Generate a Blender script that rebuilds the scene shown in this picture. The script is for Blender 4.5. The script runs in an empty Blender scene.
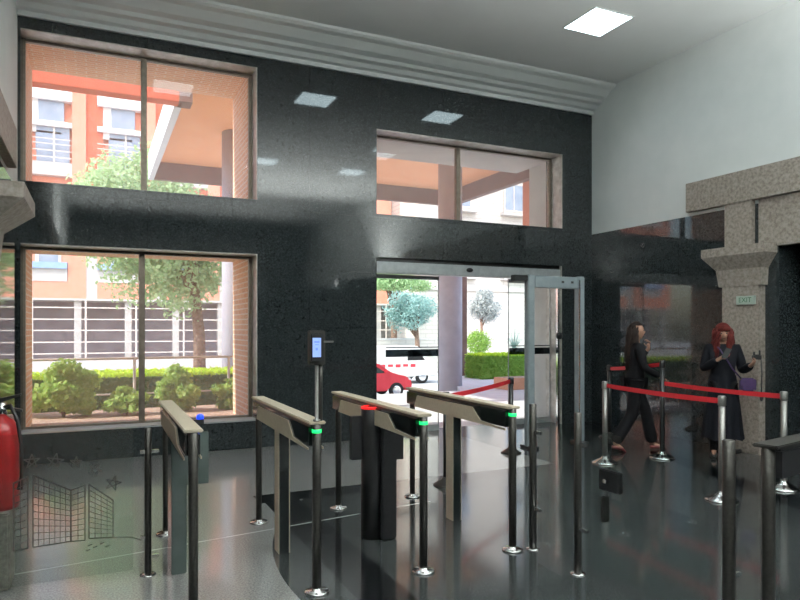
import bpy, bmesh, math, random
import numpy as np
from mathutils import Vector, Matrix
random.seed(7); rng = np.random.default_rng(7)
S = bpy.context.scene; COL = S.collection
PI = math.pi

# ------------------------------------------------------------------ camera
TH = math.radians(24.865)
cam_d = bpy.data.cameras.new('camera'); cam = bpy.data.objects.new('camera', cam_d); COL.objects.link(cam)
cam_d.sensor_width = 36; cam_d.lens = 655.15/800*36; cam_d.shift_y = (328-300)/800
cam.location = (0, 0, 1.6); cam.rotation_euler = (PI/2, 0, -TH)
cam_d.clip_start = .02; cam_d.clip_end = 400
S.camera = cam

# ------------------------------------------------------------------ materials
def mat(name, base=(.5,.5,.5), rough=.5, metal=0, spec=.5, emis=None, es=0, coat=0):
    m = bpy.data.materials.new(name); m.use_nodes = True
    b = m.node_tree.nodes['Principled BSDF']
    b.inputs['Base Color'].default_value = (*base, 1); b.inputs['Roughness'].default_value = rough
    b.inputs['Metallic'].default_value = metal; b.inputs['Specular IOR Level'].default_value = spec
    b.inputs['Coat Weight'].default_value = coat
    if emis: b.inputs['Emission Color'].default_value = (*emis, 1); b.inputs['Emission Strength'].default_value = es
    return m
def N(m, t, **kw):
    n = m.node_tree.nodes.new(t)
    for k, v in kw.items(): setattr(n, k, v)
    return n
def LK(m, a, b): m.node_tree.links.new(a, b)
def ramp(m, fac, stops):
    r = N(m, 'ShaderNodeValToRGB'); e = r.color_ramp.elements
    while len(e) < len(stops): e.new(.5)
    for i, (p, c) in enumerate(stops): e[i].position = p; e[i].color = (*c, 1)
    LK(m, fac, r.inputs[0]); return r.outputs[0]
def coords(m): return N(m, 'ShaderNodeNewGeometry').outputs['Position']
def noise(m, scale, detail=3, vec=None, rough=.6):
    n = N(m, 'ShaderNodeTexNoise'); n.inputs['Scale'].default_value = scale; n.inputs['Detail'].default_value = detail
    n.inputs['Roughness'].default_value = rough
    LK(m, vec or coords(m), n.inputs['Vector']); return n.outputs['Fac']
def speckle(name, stops, scale, rough, spec=.5, rvar=0, bump=0, metal=0):
    m = mat(name, rough=rough, spec=spec, metal=metal); b = m.node_tree.nodes['Principled BSDF']
    f = noise(m, scale)
    LK(m, ramp(m, f, stops), b.inputs['Base Color'])
    if rvar:
        mr = N(m, 'ShaderNodeMapRange'); mr.inputs['To Min'].default_value = max(0, rough-rvar); mr.inputs['To Max'].default_value = rough+rvar
        LK(m, noise(m, 1.3), mr.inputs['Value']); LK(m, mr.outputs[0], b.inputs['Roughness'])
    if bump:
        bp = N(m, 'ShaderNodeBump'); bp.inputs['Strength'].default_value = bump; bp.inputs['Distance'].default_value = .01
        LK(m, f, bp.inputs['Height']); LK(m, bp.outputs[0], b.inputs['Normal'])
    return m
def math_n(m, op, a, b=None, c=None):
    n = N(m, 'ShaderNodeMath', operation=op)
    for i, v in enumerate((a, b, c)):
        if v is None: continue
        if isinstance(v, (int, float)): n.inputs[i].default_value = v
        else: LK(m, v, n.inputs[i])
    return n.outputs[0]
def mixc(m, f, a, b):
    n = N(m, 'ShaderNodeMix', data_type='RGBA')
    LK(m, f, n.inputs['Factor'])
    for s, v in ((6, a), (7, b)):
        if isinstance(v, tuple): n.inputs[s].default_value = (*v, 1)
        else: LK(m, v, n.inputs[s])
    return n.outputs[2]

def granite_wall():
    m = mat('black_granite', rough=.045, spec=.5); b = m.node_tree.nodes['Principled BSDF']; b.inputs['IOR'].default_value = 1.56
    f = noise(m, 42, 4, rough=.75)
    base = ramp(m, f, [(.36, (.011,.014,.015)), (.52, (.024,.030,.032)), (.66, (.046,.054,.056)), (.80, (.10,.112,.112))])
    p = coords(m); s = N(m, 'ShaderNodeSeparateXYZ'); LK(m, p, s.inputs[0])
    # slab joints every 0.95 m both ways
    g = math_n(m, 'ADD', s.outputs[0], s.outputs[1])
    j = None
    for v, off, w in ((g, .12, 1.05), (s.outputs[2], .0, .80)):
        fr = math_n(m, 'FRACT', math_n(m, 'DIVIDE', math_n(m, 'ADD', v, off), w))
        k = math_n(m, 'LESS_THAN', fr, .005)
        j = k if j is None else math_n(m, 'MAXIMUM', j, k)
    LK(m, mixc(m, math_n(m, 'MULTIPLY', j, .7), base, (.004,.004,.004)), b.inputs['Base Color'])
    return m
M_GR = granite_wall()

def floor_mat():
    m = mat('polished_floor_granite', rough=.13, spec=.5); b = m.node_tree.nodes['Principled BSDF']; b.inputs['IOR'].default_value = 1.62
    f = noise(m, 85, 3, rough=.7)
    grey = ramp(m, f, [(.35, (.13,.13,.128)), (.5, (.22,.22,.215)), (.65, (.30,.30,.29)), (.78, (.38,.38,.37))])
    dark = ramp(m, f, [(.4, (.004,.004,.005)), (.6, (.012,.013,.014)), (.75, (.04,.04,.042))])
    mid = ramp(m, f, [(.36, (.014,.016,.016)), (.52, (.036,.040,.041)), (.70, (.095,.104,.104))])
    p = coords(m); s = N(m, 'ShaderNodeSeparateXYZ'); LK(m, p, s.inputs[0]); x, y = s.outputs[0], s.outputs[1]
    def within(v, a, c): return math_n(m, 'MULTIPLY', math_n(m, 'GREATER_THAN', v, a), math_n(m, 'LESS_THAN', v, c))
    # straight dark band running to the window wall
    s1 = math_n(m, 'MULTIPLY', within(x, 1.40, 1.72), math_n(m, 'LESS_THAN', y, 5.95))
    # crosswise dark band
    s2 = math_n(m, 'MULTIPLY', within(y, 5.95, 6.25), math_n(m, 'GREATER_THAN', x, 1.35))
    s2 = math_n(m, 'MULTIPLY', s2, math_n(m, 'LESS_THAN', x, 5.0))
    back = math_n(m, 'MULTIPLY', math_n(m, 'GREATER_THAN', y, 6.25), math_n(m, 'LESS_THAN', x, 4.9))
    # arc on the right of the hall
    xc = math_n(m, 'ADD', math_n(m, 'MULTIPLY', math_n(m, 'SUBTRACT', y, 3.85), .32), 5.8)
    s3 = math_n(m, 'LESS_THAN', math_n(m, 'ABSOLUTE', math_n(m, 'SUBTRACT', x, xc)), .15)
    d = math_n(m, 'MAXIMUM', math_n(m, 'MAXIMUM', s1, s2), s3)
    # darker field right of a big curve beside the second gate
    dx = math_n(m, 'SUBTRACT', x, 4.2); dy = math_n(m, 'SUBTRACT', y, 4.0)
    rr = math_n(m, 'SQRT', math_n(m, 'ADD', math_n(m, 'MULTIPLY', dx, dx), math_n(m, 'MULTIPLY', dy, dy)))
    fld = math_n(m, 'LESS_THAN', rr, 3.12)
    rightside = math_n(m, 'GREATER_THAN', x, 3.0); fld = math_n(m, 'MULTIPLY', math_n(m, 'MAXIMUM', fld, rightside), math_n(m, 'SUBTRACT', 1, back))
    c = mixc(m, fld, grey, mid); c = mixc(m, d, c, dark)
    # pale inlay line
    yl = math_n(m, 'ADD', math_n(m, 'MULTIPLY', x, .14), 4.98)
    ln = math_n(m, 'LESS_THAN', math_n(m, 'ABSOLUTE', math_n(m, 'SUBTRACT', y, yl)), .010)
    ln = math_n(m, 'MULTIPLY', ln, math_n(m, 'LESS_THAN', x, 2.8))
    c = mixc(m, ln, c, (.5,.52,.5))
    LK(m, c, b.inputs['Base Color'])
    mr = N(m, 'ShaderNodeMapRange'); mr.inputs['To Min'].default_value = .07; mr.inputs['To Max'].default_value = .15
    LK(m, noise(m, 2.2), mr.inputs['Value']); LK(m, mr.outputs[0], b.inputs['Roughness'])
    return m
M_FLOOR = floor_mat()
M_STONE = speckle('beige_granite', [(.35,(.19,.16,.135)),(.5,(.27,.235,.205)),(.66,(.34,.30,.265))], 26, .55)
M_WHITE = speckle('white_paint', [(.3,(.70,.73,.72)),(.7,(.77,.79,.78))], 1.5, .6, .3)
M_CEIL = speckle('ceiling_paint', [(.3,(.76,.78,.77)),(.7,(.80,.82,.81))], 1.2, .7, .2)
M_STEEL = speckle('brushed_steel', [(.3,(.22,.215,.205)),(.7,(.28,.275,.26))], 60, .42, metal=.8)
M_BRZ = speckle('satin_steel_cover', [(.3,(.60,.52,.40)),(.7,(.68,.60,.47))], 40, .45, metal=.3)
M_POST = speckle('dark_steel_tube', [(.3,(.055,.052,.048)),(.7,(.08,.076,.07))], 50, .4, metal=.8)
M_CHROME = speckle('chrome', [(.3,(.72,.72,.72)),(.7,(.8,.8,.8))], 9, .14, metal=1)
M_ALU = speckle('grey_aluminium', [(.3,(.34,.36,.37)),(.7,(.42,.44,.45))], 12, .45, metal=.4)
M_FRAME = speckle('window_frame_bronze', [(.3,(.17,.14,.11)),(.7,(.24,.20,.16))], 20, .4, metal=.5)
M_LINING = speckle('pale_lining', [(.3,(.40,.37,.33)),(.5,(.52,.49,.45)),(.7,(.66,.64,.6))], 9, .35, metal=.2)
M_BLACK = speckle('black_plastic', [(.3,(.012,.012,.013)),(.7,(.022,.022,.024))], 30, .3)
M_DGLASS = speckle('smoked_acrylic', [(.3,(.008,.010,.010)),(.7,(.015,.018,.018))], 5, .06, spec=.6)
M_FLAP = speckle('grey_green_acrylic', [(.3,(.05,.07,.065)),(.7,(.08,.10,.095))], 5, .1, spec=.6)
M_MDGREY = speckle('detector_grey', [(.3,(.20,.24,.26)),(.7,(.26,.30,.32))], 8, .4)
M_BELT = speckle('red_webbing', [(.3,(.5,.01,.02)),(.7,(.62,.02,.03))], 120, .65)
M_RED = speckle('red_enamel', [(.3,(.30,.006,.008)),(.7,(.38,.010,.012))], 6, .3)
M_PANEL = mat('led_panel', (.9,.9,.9), .5, emis=(.74,.94,1), es=8)
M_GREEN = mat('green_led', (.0,.3,.1), .4, emis=(.02,1,.22), es=1.3)
M_REDLED = mat('red_led', (.3,0,0), .4, emis=(1,.02,.02), es=1.1)
M_BLUE = mat('blue_led', (0,.02,.3), .4, emis=(.01,.06,1), es=1.6)
M_SCREEN = mat('screen_blue', (.1,.15,.3), .3, emis=(.28,.42,.95), es=1.0)
M_SCRMARK = mat('screen_mark', (.1,.15,.3), .3, emis=(.12,.22,.62), es=.9)
M_SIGN = mat('sign_face', (.42,.5,.44), .4)
M_SIGNTX = mat('sign_green', (.05,.16,.09), .5)
M_ETCH = None
def glass_mat(name, tint=(.93,.97,.96), refl=1.0, haze=0, hc=(.6,.7,.68)):
    m = bpy.data.materials.new(name); m.use_nodes = True; nt = m.node_tree; nt.nodes.clear()
    out = nt.nodes.new('ShaderNodeOutputMaterial'); tr = nt.nodes.new('ShaderNodeBsdfTransparent'); gl = nt.nodes.new('ShaderNodeBsdfGlossy')
    tr.inputs[0].default_value = (*tint, 1); gl.inputs['Roughness'].default_value = .0; gl.inputs[0].default_value = (1,1,1,1)
    fr = nt.nodes.new('ShaderNodeFresnel'); fr.inputs[0].default_value = 1.45
    mx = nt.nodes.new('ShaderNodeMixShader'); k = nt.nodes.new('ShaderNodeMath'); k.operation = 'MULTIPLY'; k.inputs[1].default_value = refl
    bf = nt.nodes.new('ShaderNodeNewGeometry'); inv = nt.nodes.new('ShaderNodeMath'); inv.operation = 'SUBTRACT'; inv.inputs[0].default_value = 1; nt.links.new(bf.outputs['Backfacing'], inv.inputs[1])
    kk = nt.nodes.new('ShaderNodeMath'); kk.operation = 'MULTIPLY'
    nt.links.new(fr.outputs[0], k.inputs[0]); nt.links.new(k.outputs[0], kk.inputs[0]); nt.links.new(inv.outputs[0], kk.inputs[1]); nt.links.new(kk.outputs[0], mx.inputs[0]); nt.links.new(tr.outputs[0], mx.inputs[1]); nt.links.new(gl.outputs[0], mx.inputs[2])
    last = mx
    if haze:
        df = nt.nodes.new('ShaderNodeBsdfTranslucent'); df.inputs[0].default_value = (*hc, 1)
        m2 = nt.nodes.new('ShaderNodeMixShader'); m2.inputs[0].default_value = haze
        nt.links.new(mx.outputs[0], m2.inputs[1]); nt.links.new(df.outputs[0], m2.inputs[2]); last = m2
    nt.links.new(last.outputs[0], out.inputs[0]); return m
M_GLASS = glass_mat('clear_glass')
M_WGLASS = glass_mat('window_glass', (.97,.97,.97), 1.0, haze=.11, hc=(.95,.93,.9))
M_ETCH = glass_mat('etched_frost', (.72,.72,.7), .3, haze=.45, hc=(.7,.7,.68))

# exterior
def brick(name, c1, c2, mortar, sc=1.0):
    m = mat(name, rough=.85, spec=.2); b = m.node_tree.nodes['Principled BSDF']
    p = coords(m); s = N(m, 'ShaderNodeSeparateXYZ'); LK(m, p, s.inputs[0])
    nx = N(m, 'ShaderNodeNewGeometry'); sn = N(m, 'ShaderNodeSeparateXYZ'); LK(m, nx.outputs['Normal'], sn.inputs[0])
    up = math_n(m, 'GREATER_THAN', math_n(m, 'ABSOLUTE', sn.outputs[2]), .7)
    v = math_n(m, 'ADD', math_n(m, 'MULTIPLY', s.outputs[2], math_n(m, 'SUBTRACT', 1, up)), math_n(m, 'MULTIPLY', s.outputs[1], up))
    side = math_n(m, 'GREATER_THAN', math_n(m, 'ABSOLUTE', sn.outputs[0]), .7)
    u = math_n(m, 'ADD', math_n(m, 'MULTIPLY', s.outputs[1], side), math_n(m, 'MULTIPLY', s.outputs[0], math_n(m, 'SUBTRACT', 1, side)))
    cb = N(m, 'ShaderNodeCombineXYZ'); LK(m, u, cb.inputs[0]); LK(m, v, cb.inputs[1])
    t = N(m, 'ShaderNodeTexBrick'); LK(m, cb.outputs[0], t.inputs['Vector'])
    t.inputs['Color1'].default_value = (*c1,1); t.inputs['Color2'].default_value = (*c2,1); t.inputs['Mortar'].default_value = (*mortar,1)
    t.inputs['Scale'].default_value = 1*sc; t.inputs['Brick Width'].default_value = .25; t.inputs['Row Height'].default_value = .075; t.inputs['Mortar Size'].default_value = .010
    LK(m, t.outputs['Color'], b.inputs['Base Color']); return m
M_BRICK = brick('orange_brick', (.90,.52,.33), (.82,.44,.27), (.9,.74,.58))
M_OREND = speckle('orange_render', [(.3,(.74,.30,.20)),(.7,(.80,.35,.25))], 3, .85, .2)
M_OSOFF = speckle('orange_soffit', [(.3,(.88,.40,.19)),(.7,(.92,.45,.23))], 1.5, .8, .2)
M_OBEAM = speckle('red_orange_beam', [(.3,(.56,.13,.075)),(.7,(.60,.16,.09))], 2, .8, .2)
M_BROWN = speckle('brown_beam', [(.3,(.17,.11,.10)),(.7,(.22,.15,.135))], 3, .7, .2)
M_FASC = speckle('pale_blue_grey_fascia', [(.3,(.62,.68,.72)),(.7,(.7,.75,.78))], 3, .6, .3)
M_COLM = speckle('column_grey', [(.3,(.36,.35,.40)),(.7,(.45,.44,.49))], 1.6, .55, .3)
M_CREAM = brick('cream_stone', (.60,.565,.51), (.56,.53,.48), (.48,.45,.41), .25)
M_GREYB = speckle('grey_concrete', [(.3,(.50,.49,.46)),(.7,(.6,.58,.55))], 2, .85, .2)
M_PAVE = speckle('pale_paving', [(.3,(.58,.58,.60)),(.7,(.66,.66,.67))], 3, .7, .3)
M_ROAD = speckle('road', [(.3,(.40,.40,.41)),(.7,(.48,.48,.48))], 3, .9, .2)
M_SOIL = speckle('soil', [(.3,(.30,.20,.15)),(.5,(.48,.34,.26)),(.7,(.62,.48,.4))], 14, .95, .1)
M_DARKIN = speckle('dark_interior', [(.3,(.22,.19,.21)),(.7,(.34,.30,.32))], 1, .8, .2)
M_WBAR = speckle('white_bars', [(.3,(.62,.56,.50)),(.7,(.70,.64,.57))], 4, .5, .3)
M_BLUEL = speckle('blue_ledge', [(.3,(.25,.40,.62)),(.7,(.3,.45,.66))], 3, .6, .3)
M_BLIND = speckle('white_blind', [(.3,(.80,.80,.80)),(.7,(.86,.86,.85))], 3, .6, .3)
M_PANE = speckle('blue_pane', [(.3,(.18,.24,.33)),(.7,(.32,.38,.45))], 1.3, .12, .6)
M_BARK = speckle('bark', [(.35,(.13,.08,.06)),(.65,(.30,.21,.16))], 14, .95, .1, bump=.5)
M_CARRED = speckle('car_red', [(.3,(.70,.03,.05)),(.7,(.76,.05,.07))], 2, .3, .5)
M_VAN = speckle('van_white', [(.3,(.66,.65,.62)),(.7,(.72,.71,.68))], 2, .4, .5)
M_TYRE = speckle('tyre', [(.3,(.02,.02,.02)),(.7,(.04,.04,.04))], 20, .8, .2)
M_TERRA = speckle('terracotta', [(.3,(.62,.32,.20)),(.7,(.7,.38,.26))], 6, .85, .2)
M_BAND = glass_mat('grey_band_film', (.12,.14,.15), .8)
def leafm(name, c1, c2, trans=.45):
    m = bpy.data.materials.new(name); m.use_nodes = True; b = m.node_tree.nodes['Principled BSDF']
    b.inputs['Roughness'].default_value = .55; b.inputs['Specular IOR Level'].default_value = .3
    c = ramp(m, noise(m, 6, 6, rough=.8), [(.3, c1), (.7, c2)]); LK(m, c, b.inputs['Base Color'])
    t = N(m, 'ShaderNodeBsdfTranslucent'); LK(m, c, t.inputs[0]); mx = N(m, 'ShaderNodeMixShader'); mx.inputs[0].default_value = trans
    out = m.node_tree.nodes['Material Output']; LK(m, b.outputs[0], mx.inputs[1]); LK(m, t.outputs[0], mx.inputs[2]); LK(m, mx.outputs[0], out.inputs[0])
    return m
L_BUSH = leafm('bush_leaves', (.20,.40,.06), (.70,.88,.30)); L_TREE = leafm('tree_leaves', (.26,.42,.20), (.56,.72,.40))
L_HTOP = leafm('sunlit_hedge_leaves', (.55,.78,.05), (.70,.90,.10)); L_HEDGE = leafm('shaded_hedge_leaves', (.10,.20,.07), (.20,.32,.13))  # sun and shade put into the leaf colours: bright hedge top, dark sides
L_BLUE = leafm('blue_green_leaves', (.22,.38,.36), (.42,.60,.56)); L_SILV = leafm('silver_leaves', (.36,.41,.40), (.56,.60,.58))
L_TOP = leafm('topiary_leaves', (.22,.40,.08), (.36,.55,.13)); L_YUC = leafm('yucca_leaves', (.34,.46,.40), (.48,.6,.52))
# people
M_SKIN = speckle('skin', [(.3,(.36,.19,.13)),(.7,(.43,.24,.17))], 8, .55)
M_CLOTH = speckle('black_cloth', [(.3,(.003,.003,.004)),(.7,(.007,.007,.009))], 25, .85, .2)
M_NAVY = speckle('navy_coat_cloth', [(.3,(.003,.0035,.006)),(.7,(.007,.008,.012))], 25, .85, .2)
M_BRHAIR = speckle('dark_brown_hair', [(.3,(.008,.005,.004)),(.7,(.022,.012,.009))], 40, .75, .2)
M_RDHAIR = speckle('red_hair', [(.3,(.06,.008,.006)),(.7,(.12,.014,.011))], 40, .7, .25)
M_PURP = speckle('purple_leather', [(.3,(.03,.012,.06)),(.7,(.05,.02,.10))], 20, .5)
M_WINE = speckle('dark_red_shoe', [(.3,(.10,.01,.012)),(.7,(.14,.015,.018))], 20, .4)
M_WCLOTH = speckle('pale_cloth', [(.3,(.5,.5,.5)),(.7,(.6,.6,.6))], 20, .8)

# ------------------------------------------------------------------ geometry helpers
def link(name, me, m, parent=None, smooth=False):
    o = bpy.data.objects.new(name, me); COL.objects.link(o)
    if isinstance(m, (list, tuple)):
        for q in m: me.materials.append(q)
    elif m: me.materials.append(m)
    if smooth:
        for p in me.polygons: p.use_smooth = True
    if parent: o.parent = parent
    return o
class MB:
    def __init__(s): s.bm = bmesh.new(); s.mi = 0
    def _f(s, vs):
        try:
            f = s.bm.faces.new(vs); f.material_index = s.mi; return f
        except ValueError: return None
    def box(s, x0, y0, z0, x1, y1, z1, bev=0):
        r = bmesh.ops.create_cube(s.bm, size=1)
        for v in r['verts']:
            v.co = Vector(((x0+x1)/2+v.co.x*(x1-x0), (y0+y1)/2+v.co.y*(y1-y0), (z0+z1)/2+v.co.z*(z1-z0)))
        fs = {f for v in r['verts'] for f in v.link_faces}
        for f in fs: f.material_index = s.mi
        if bev:
            es = list({e for v in r['verts'] for e in v.link_edges})
            bmesh.ops.bevel(s.bm, geom=es, offset=bev, segments=2, affect='EDGES')
        return s
    def lathe(s, prof, cx=0, cy=0, cz=0, n=24, axis='Z', smooth=True):
        rings = []
        for r, z in prof:
            ring = []
            for i in range(n):
                a = 2*PI*i/n
                if axis == 'Z': p = (cx+r*math.cos(a), cy+r*math.sin(a), cz+z)
                elif axis == 'Y': p = (cx+r*math.cos(a), cy+z, cz+r*math.sin(a))
                else: p = (cx+z, cy+r*math.cos(a), cz+r*math.sin(a))
                ring.append(s.bm.verts.new(p))
            rings.append(ring)
        for a, b in zip(rings, rings[1:]):
            for i in range(n):
                f = s._f([a[i], a[(i+1)%n], b[(i+1)%n], b[i]])
                if f: f.smooth = smooth
        s._f(rings[0][::-1]); s._f(rings[-1]); return s
    def cyl(s, cx, cy, z0, z1, r, n=20, axis='Z'): 
        if axis == 'Z': return s.lathe([(r, z0), (r, z1)], cx, cy, 0, n)
    def tube(s, pts, r, n=8):
        pts = [Vector(p) for p in pts]; rings = []
        for i, p in enumerate(pts):
            d = (pts[min(i+1, len(pts)-1)]-pts[max(i-1, 0)]).normalized()
            u = d.orthogonal().normalized() if i == 0 else (u - d*u.dot(d)).normalized()
            w = d.cross(u); rr = r[i] if isinstance(r, (list, tuple)) else r
            rings.append([s.bm.verts.new(p + (u*math.cos(2*PI*k/n)+w*math.sin(2*PI*k/n))*rr) for k in range(n)])
        for a, b in zip(rings, rings[1:]):
            for i in range(n):
                f = s._f([a[i], a[(i+1)%n], b[(i+1)%n], b[i]])
                if f: f.smooth = True
        s._f(rings[0][::-1]); s._f(rings[-1]); return s
    def prism(s, poly, a, b, axis='X'):
        # poly in the other two axes, extruded a..b
        def P(t, q): return {'X': (t, q[0], q[1]), 'Y': (q[0], t, q[1]), 'Z': (q[0], q[1], t)}[axis]
        A = [s.bm.verts.new(P(a, q)) for q in poly]; B = [s.bm.verts.new(P(b, q)) for q in poly]
        s._f(A[::-1]); s._f(B); n = len(poly)
        for i in range(n): s._f([A[i], A[(i+1)%n], B[(i+1)%n], B[i]])
        return s
    def ball(s, c, r, n=16):
        q = bmesh.ops.create_uvsphere(s.bm, u_segments=n, v_segments=max(6, n*2//3), radius=1)
        rr = r if isinstance(r, (tuple, list)) else (r, r, r)
        for v in q['verts']: v.co = Vector((c[0]+v.co.x*rr[0], c[1]+v.co.y*rr[1], c[2]+v.co.z*rr[2]))
        for f in {f for v in q['verts'] for f in v.link_faces}: f.smooth = True; f.material_index = s.mi
        return s
    def build(s, name, m, parent=None):
        bmesh.ops.recalc_face_normals(s.bm, faces=s.bm.faces)
        me = bpy.data.meshes.new(name); s.bm.to_mesh(me); s.bm.free()
        return link(name, me, m, parent)
def tag(o, label=None, cat=None, group=None, kind=None):
    if label: o['label'] = label
    if cat: o['category'] = cat
    if group: o['group'] = group
    if kind: o['kind'] = kind
    return o
def thing(name, label, cat, loc=(0,0,0), group=None, rz=0):
    o = bpy.data.objects.new(name, None); COL.objects.link(o); o.location = loc; o.rotation_euler = (0,0,rz); o.empty_display_size = .1
    return tag(o, label, cat, group)
def struct(name, mb, m, parent=None):
    o = mb.build(name, m, parent)
    if not parent: o['kind'] = 'structure'
    return o
def sroot(name, loc=(0,0,0)):
    o = bpy.data.objects.new(name, None); COL.objects.link(o); o.location = loc; o['kind'] = 'structure'; return o

# ------------------------------------------------------------------ room shell
XL, XR, YD, YB, ZC = -.83, 7.66, 8.755, -8.0, 5.575
YO = 9.2
struct('floor', MB().box(XL-.3, YB-.3, -.3, XR+.3, YO+.05, 0), M_FLOOR)
struct('ceiling', MB().box(XL-.3, YB-.3, ZC, XR+.3, YO, ZC+.3), M_CEIL)
w = MB()
W1 = (-.80, 1.955, 3.295, 5.09); W2 = (-.80, 1.955, .36, 2.59); W3 = (3.685, 7.04, 3.235, 4.49); DR = (3.685, 7.04, 0, 2.63)
for (x0, x1, z0, z1) in ((XL-.3, W1[0], -.3, ZC), (W1[1], W3[0], -.3, ZC), (W3[1], XR+.3, -.3, ZC),
                         (W1[0], W1[1], -.3, W2[2]), (W1[0], W1[1], W2[3], W1[2]), (W1[0], W1[1], W1[3], ZC),
                         (W3[0], W3[1], DR[3], W3[2]), (W3[0], W3[1], W3[3], ZC)):
    w.box(x0, YD, z0, x1, YO, z1)
struct('wall_north', w, M_GR)
# right wall: granite dado, white above, with portal opening Y 2.9..5.38
PO0, PO1, PZ = 2.6, 5.38, 2.62
w = MB()
w.box(XR, PO1, -.3, XR+.35, YD, 3.19); w.box(XR, YB, -.3, XR+.35, PO0, 3.19); w.box(XR, PO0, PZ, XR+.35, PO1, 3.19)
struct('wall_east', w, M_GR)
struct('wall_east', MB().box(XR+.0, YB, 3.19, XR+.35, YD, ZC), M_WHITE)
struct('wall_west', MB().box(XL-.35, YB, -.3, XL, YD, 3.19), M_GR)
struct('wall_west', MB().box(XL-.35, YB, 3.19, XL, YD, ZC), M_WHITE)
struct('wall_south', MB().box(XL-.35, YB-.3, -.3, XR+.35, YB, ZC), M_GR)
# passage behind the right portal
w = MB(); w.box(XR+.35, PO1+.2, -.3, XR+3.5, PO1+.4, 3.2); w.box(XR+.35, PO0-.4, -.3, XR+3.5, PO0-.2, 3.2); w.box(XR+3.5, PO0-.4, -.3, XR+3.7, PO1+.4, 3.2)
w.box(XR+.35, PO0-.4, 3.0, XR+3.5, PO1+.4, 3.2)
struct('wall_passage', w, M_GR)
struct('floor_passage', MB().box(XR+.3, PO0-.2, -.3, XR+3.5, PO1+.2, -.001), M_FLOOR)
# cornice
prof = [(YD, 5.22), (YD-.045, 5.22), (YD-.055, 5.275), (YD-.12, 5.29), (YD-.16, 5.34), (YD-.24, 5.355), (YD-.27, 5.395), (YD-.36, 5.42),
        (YD-.42, 5.47), (YD-.46, 5.50), (YD-.54, 5.515), (YD-.57, 5.54), (YD-.57, ZC), (YD, ZC)]
struct('trim_1', MB().prism(prof, XL, XR, 'X'), M_CEIL)

# stone portals (beige granite)
def portal(side):
    s = -1 if side == 'east' else 1
    X0 = XR if side == 'east' else XL
    def bx(mb, d0, d1, y0, y1, z0, z1, bev=.006):
        a, b = X0+s*d0, X0+s*d1
        mb.box(min(a,b), y0, z0, max(a,b), y1, z1, bev)
    root = sroot('trim_%d' % (2 if side == 'east' else 3))
    cp = .25 if side == 'east' else .36
    yl = 6.72 if side == 'east' else 7.75
    p = MB(); bx(p, 0, .12, 5.56, 6.10, 0, 2.16); p.build('pilaster', M_STONE, root)
    p = MB()
    # flared capital
    def ring(d, ya, yb, z): return [(X0, ya, z), (X0+s*d, ya, z), (X0+s*d, yb, z), (X0, yb, z)]
    rings = [ring(.13, 5.53, 6.14, 2.14), ring(.15, 5.52, 6.17, 2.36), ring(cp, 5.40, 6.32, 2.54), ring(cp, 5.40, 6.32, 2.65)]
    vs = [[p.bm.verts.new(q) for q in r] for r in rings]
    for a, b in zip(vs, vs[1:]):
        for i in range(4): p._f([a[i], a[(i+1)%4], b[(i+1)%4], b[i]])
    p._f(vs[0]); p._f(vs[-1][::-1]); p.build('capital', M_STONE, root)
    p = MB(); bx(p, 0, .075, 5.70, 6.10, 2.66, 3.25); p.build('upper_pier', M_STONE, root)
    p = MB(); bx(p, 0, .09, 1.4, yl, 3.235, 3.64); p.build('lintel', M_STONE, root)
    p = MB(); bx(p, -.12, .03, 2.6, 5.64, 2.62, 3.235); p.build('infill_panel', M_STONE, root)
    return root
portal('east'); portal('west')
struct('wall_buttress', MB().box(XL, 4.62, 0, -.48, 4.92, .47, .01), M_STONE)

# ------------------------------------------------------------------ windows and entrance glazing
def window(idx, x0, x1, z0, z1, xm, yf=9.03, lining=True):
    r = sroot('window_%d' % idx)
    t = .045
    f = MB()
    f.box(x0, yf, z0, x1, yf+.06, z0+t); f.box(x0, yf, z1-t, x1, yf+.06, z1); f.box(x0, yf, z0+t, x0+t*.6, yf+.06, z1-t); f.box(x1-t*1.3, yf, z0+t, x1, yf+.06, z1-t)
    f.build('window_frame', M_FRAME, r)
    MB().box(xm-.035, yf-.015, z0+t, xm+.035, yf+.065, z1-t, .005).build('mullion', M_FRAME, r)
    MB().box(x0+t*.6, yf+.025, z0+t, xm-.035, yf+.033, z1-t).build('pane', M_WGLASS, r)
    MB().box(xm+.035, yf+.025, z0+t, x1-t*1.3, yf+.033, z1-t).build('pane', M_WGLASS, r)
    l = MB(); l.box(x0, YD+.004, z1-.012, x1, yf, z1-.001); l.box(x1-.012, YD+.004, z0, x1-.001, yf, z1-.012); l.build('reveal_lining', M_LINING, r)
    MB().box(x0, YD-.01, z0+.001, x1, yf, z0+.02).build('window_sill', M_ALU if idx == 2 else M_GR, r)
    return r
window(1, *W1, .555); window(2, *W2, .53); window(3, *W3, 5.20)
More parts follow.
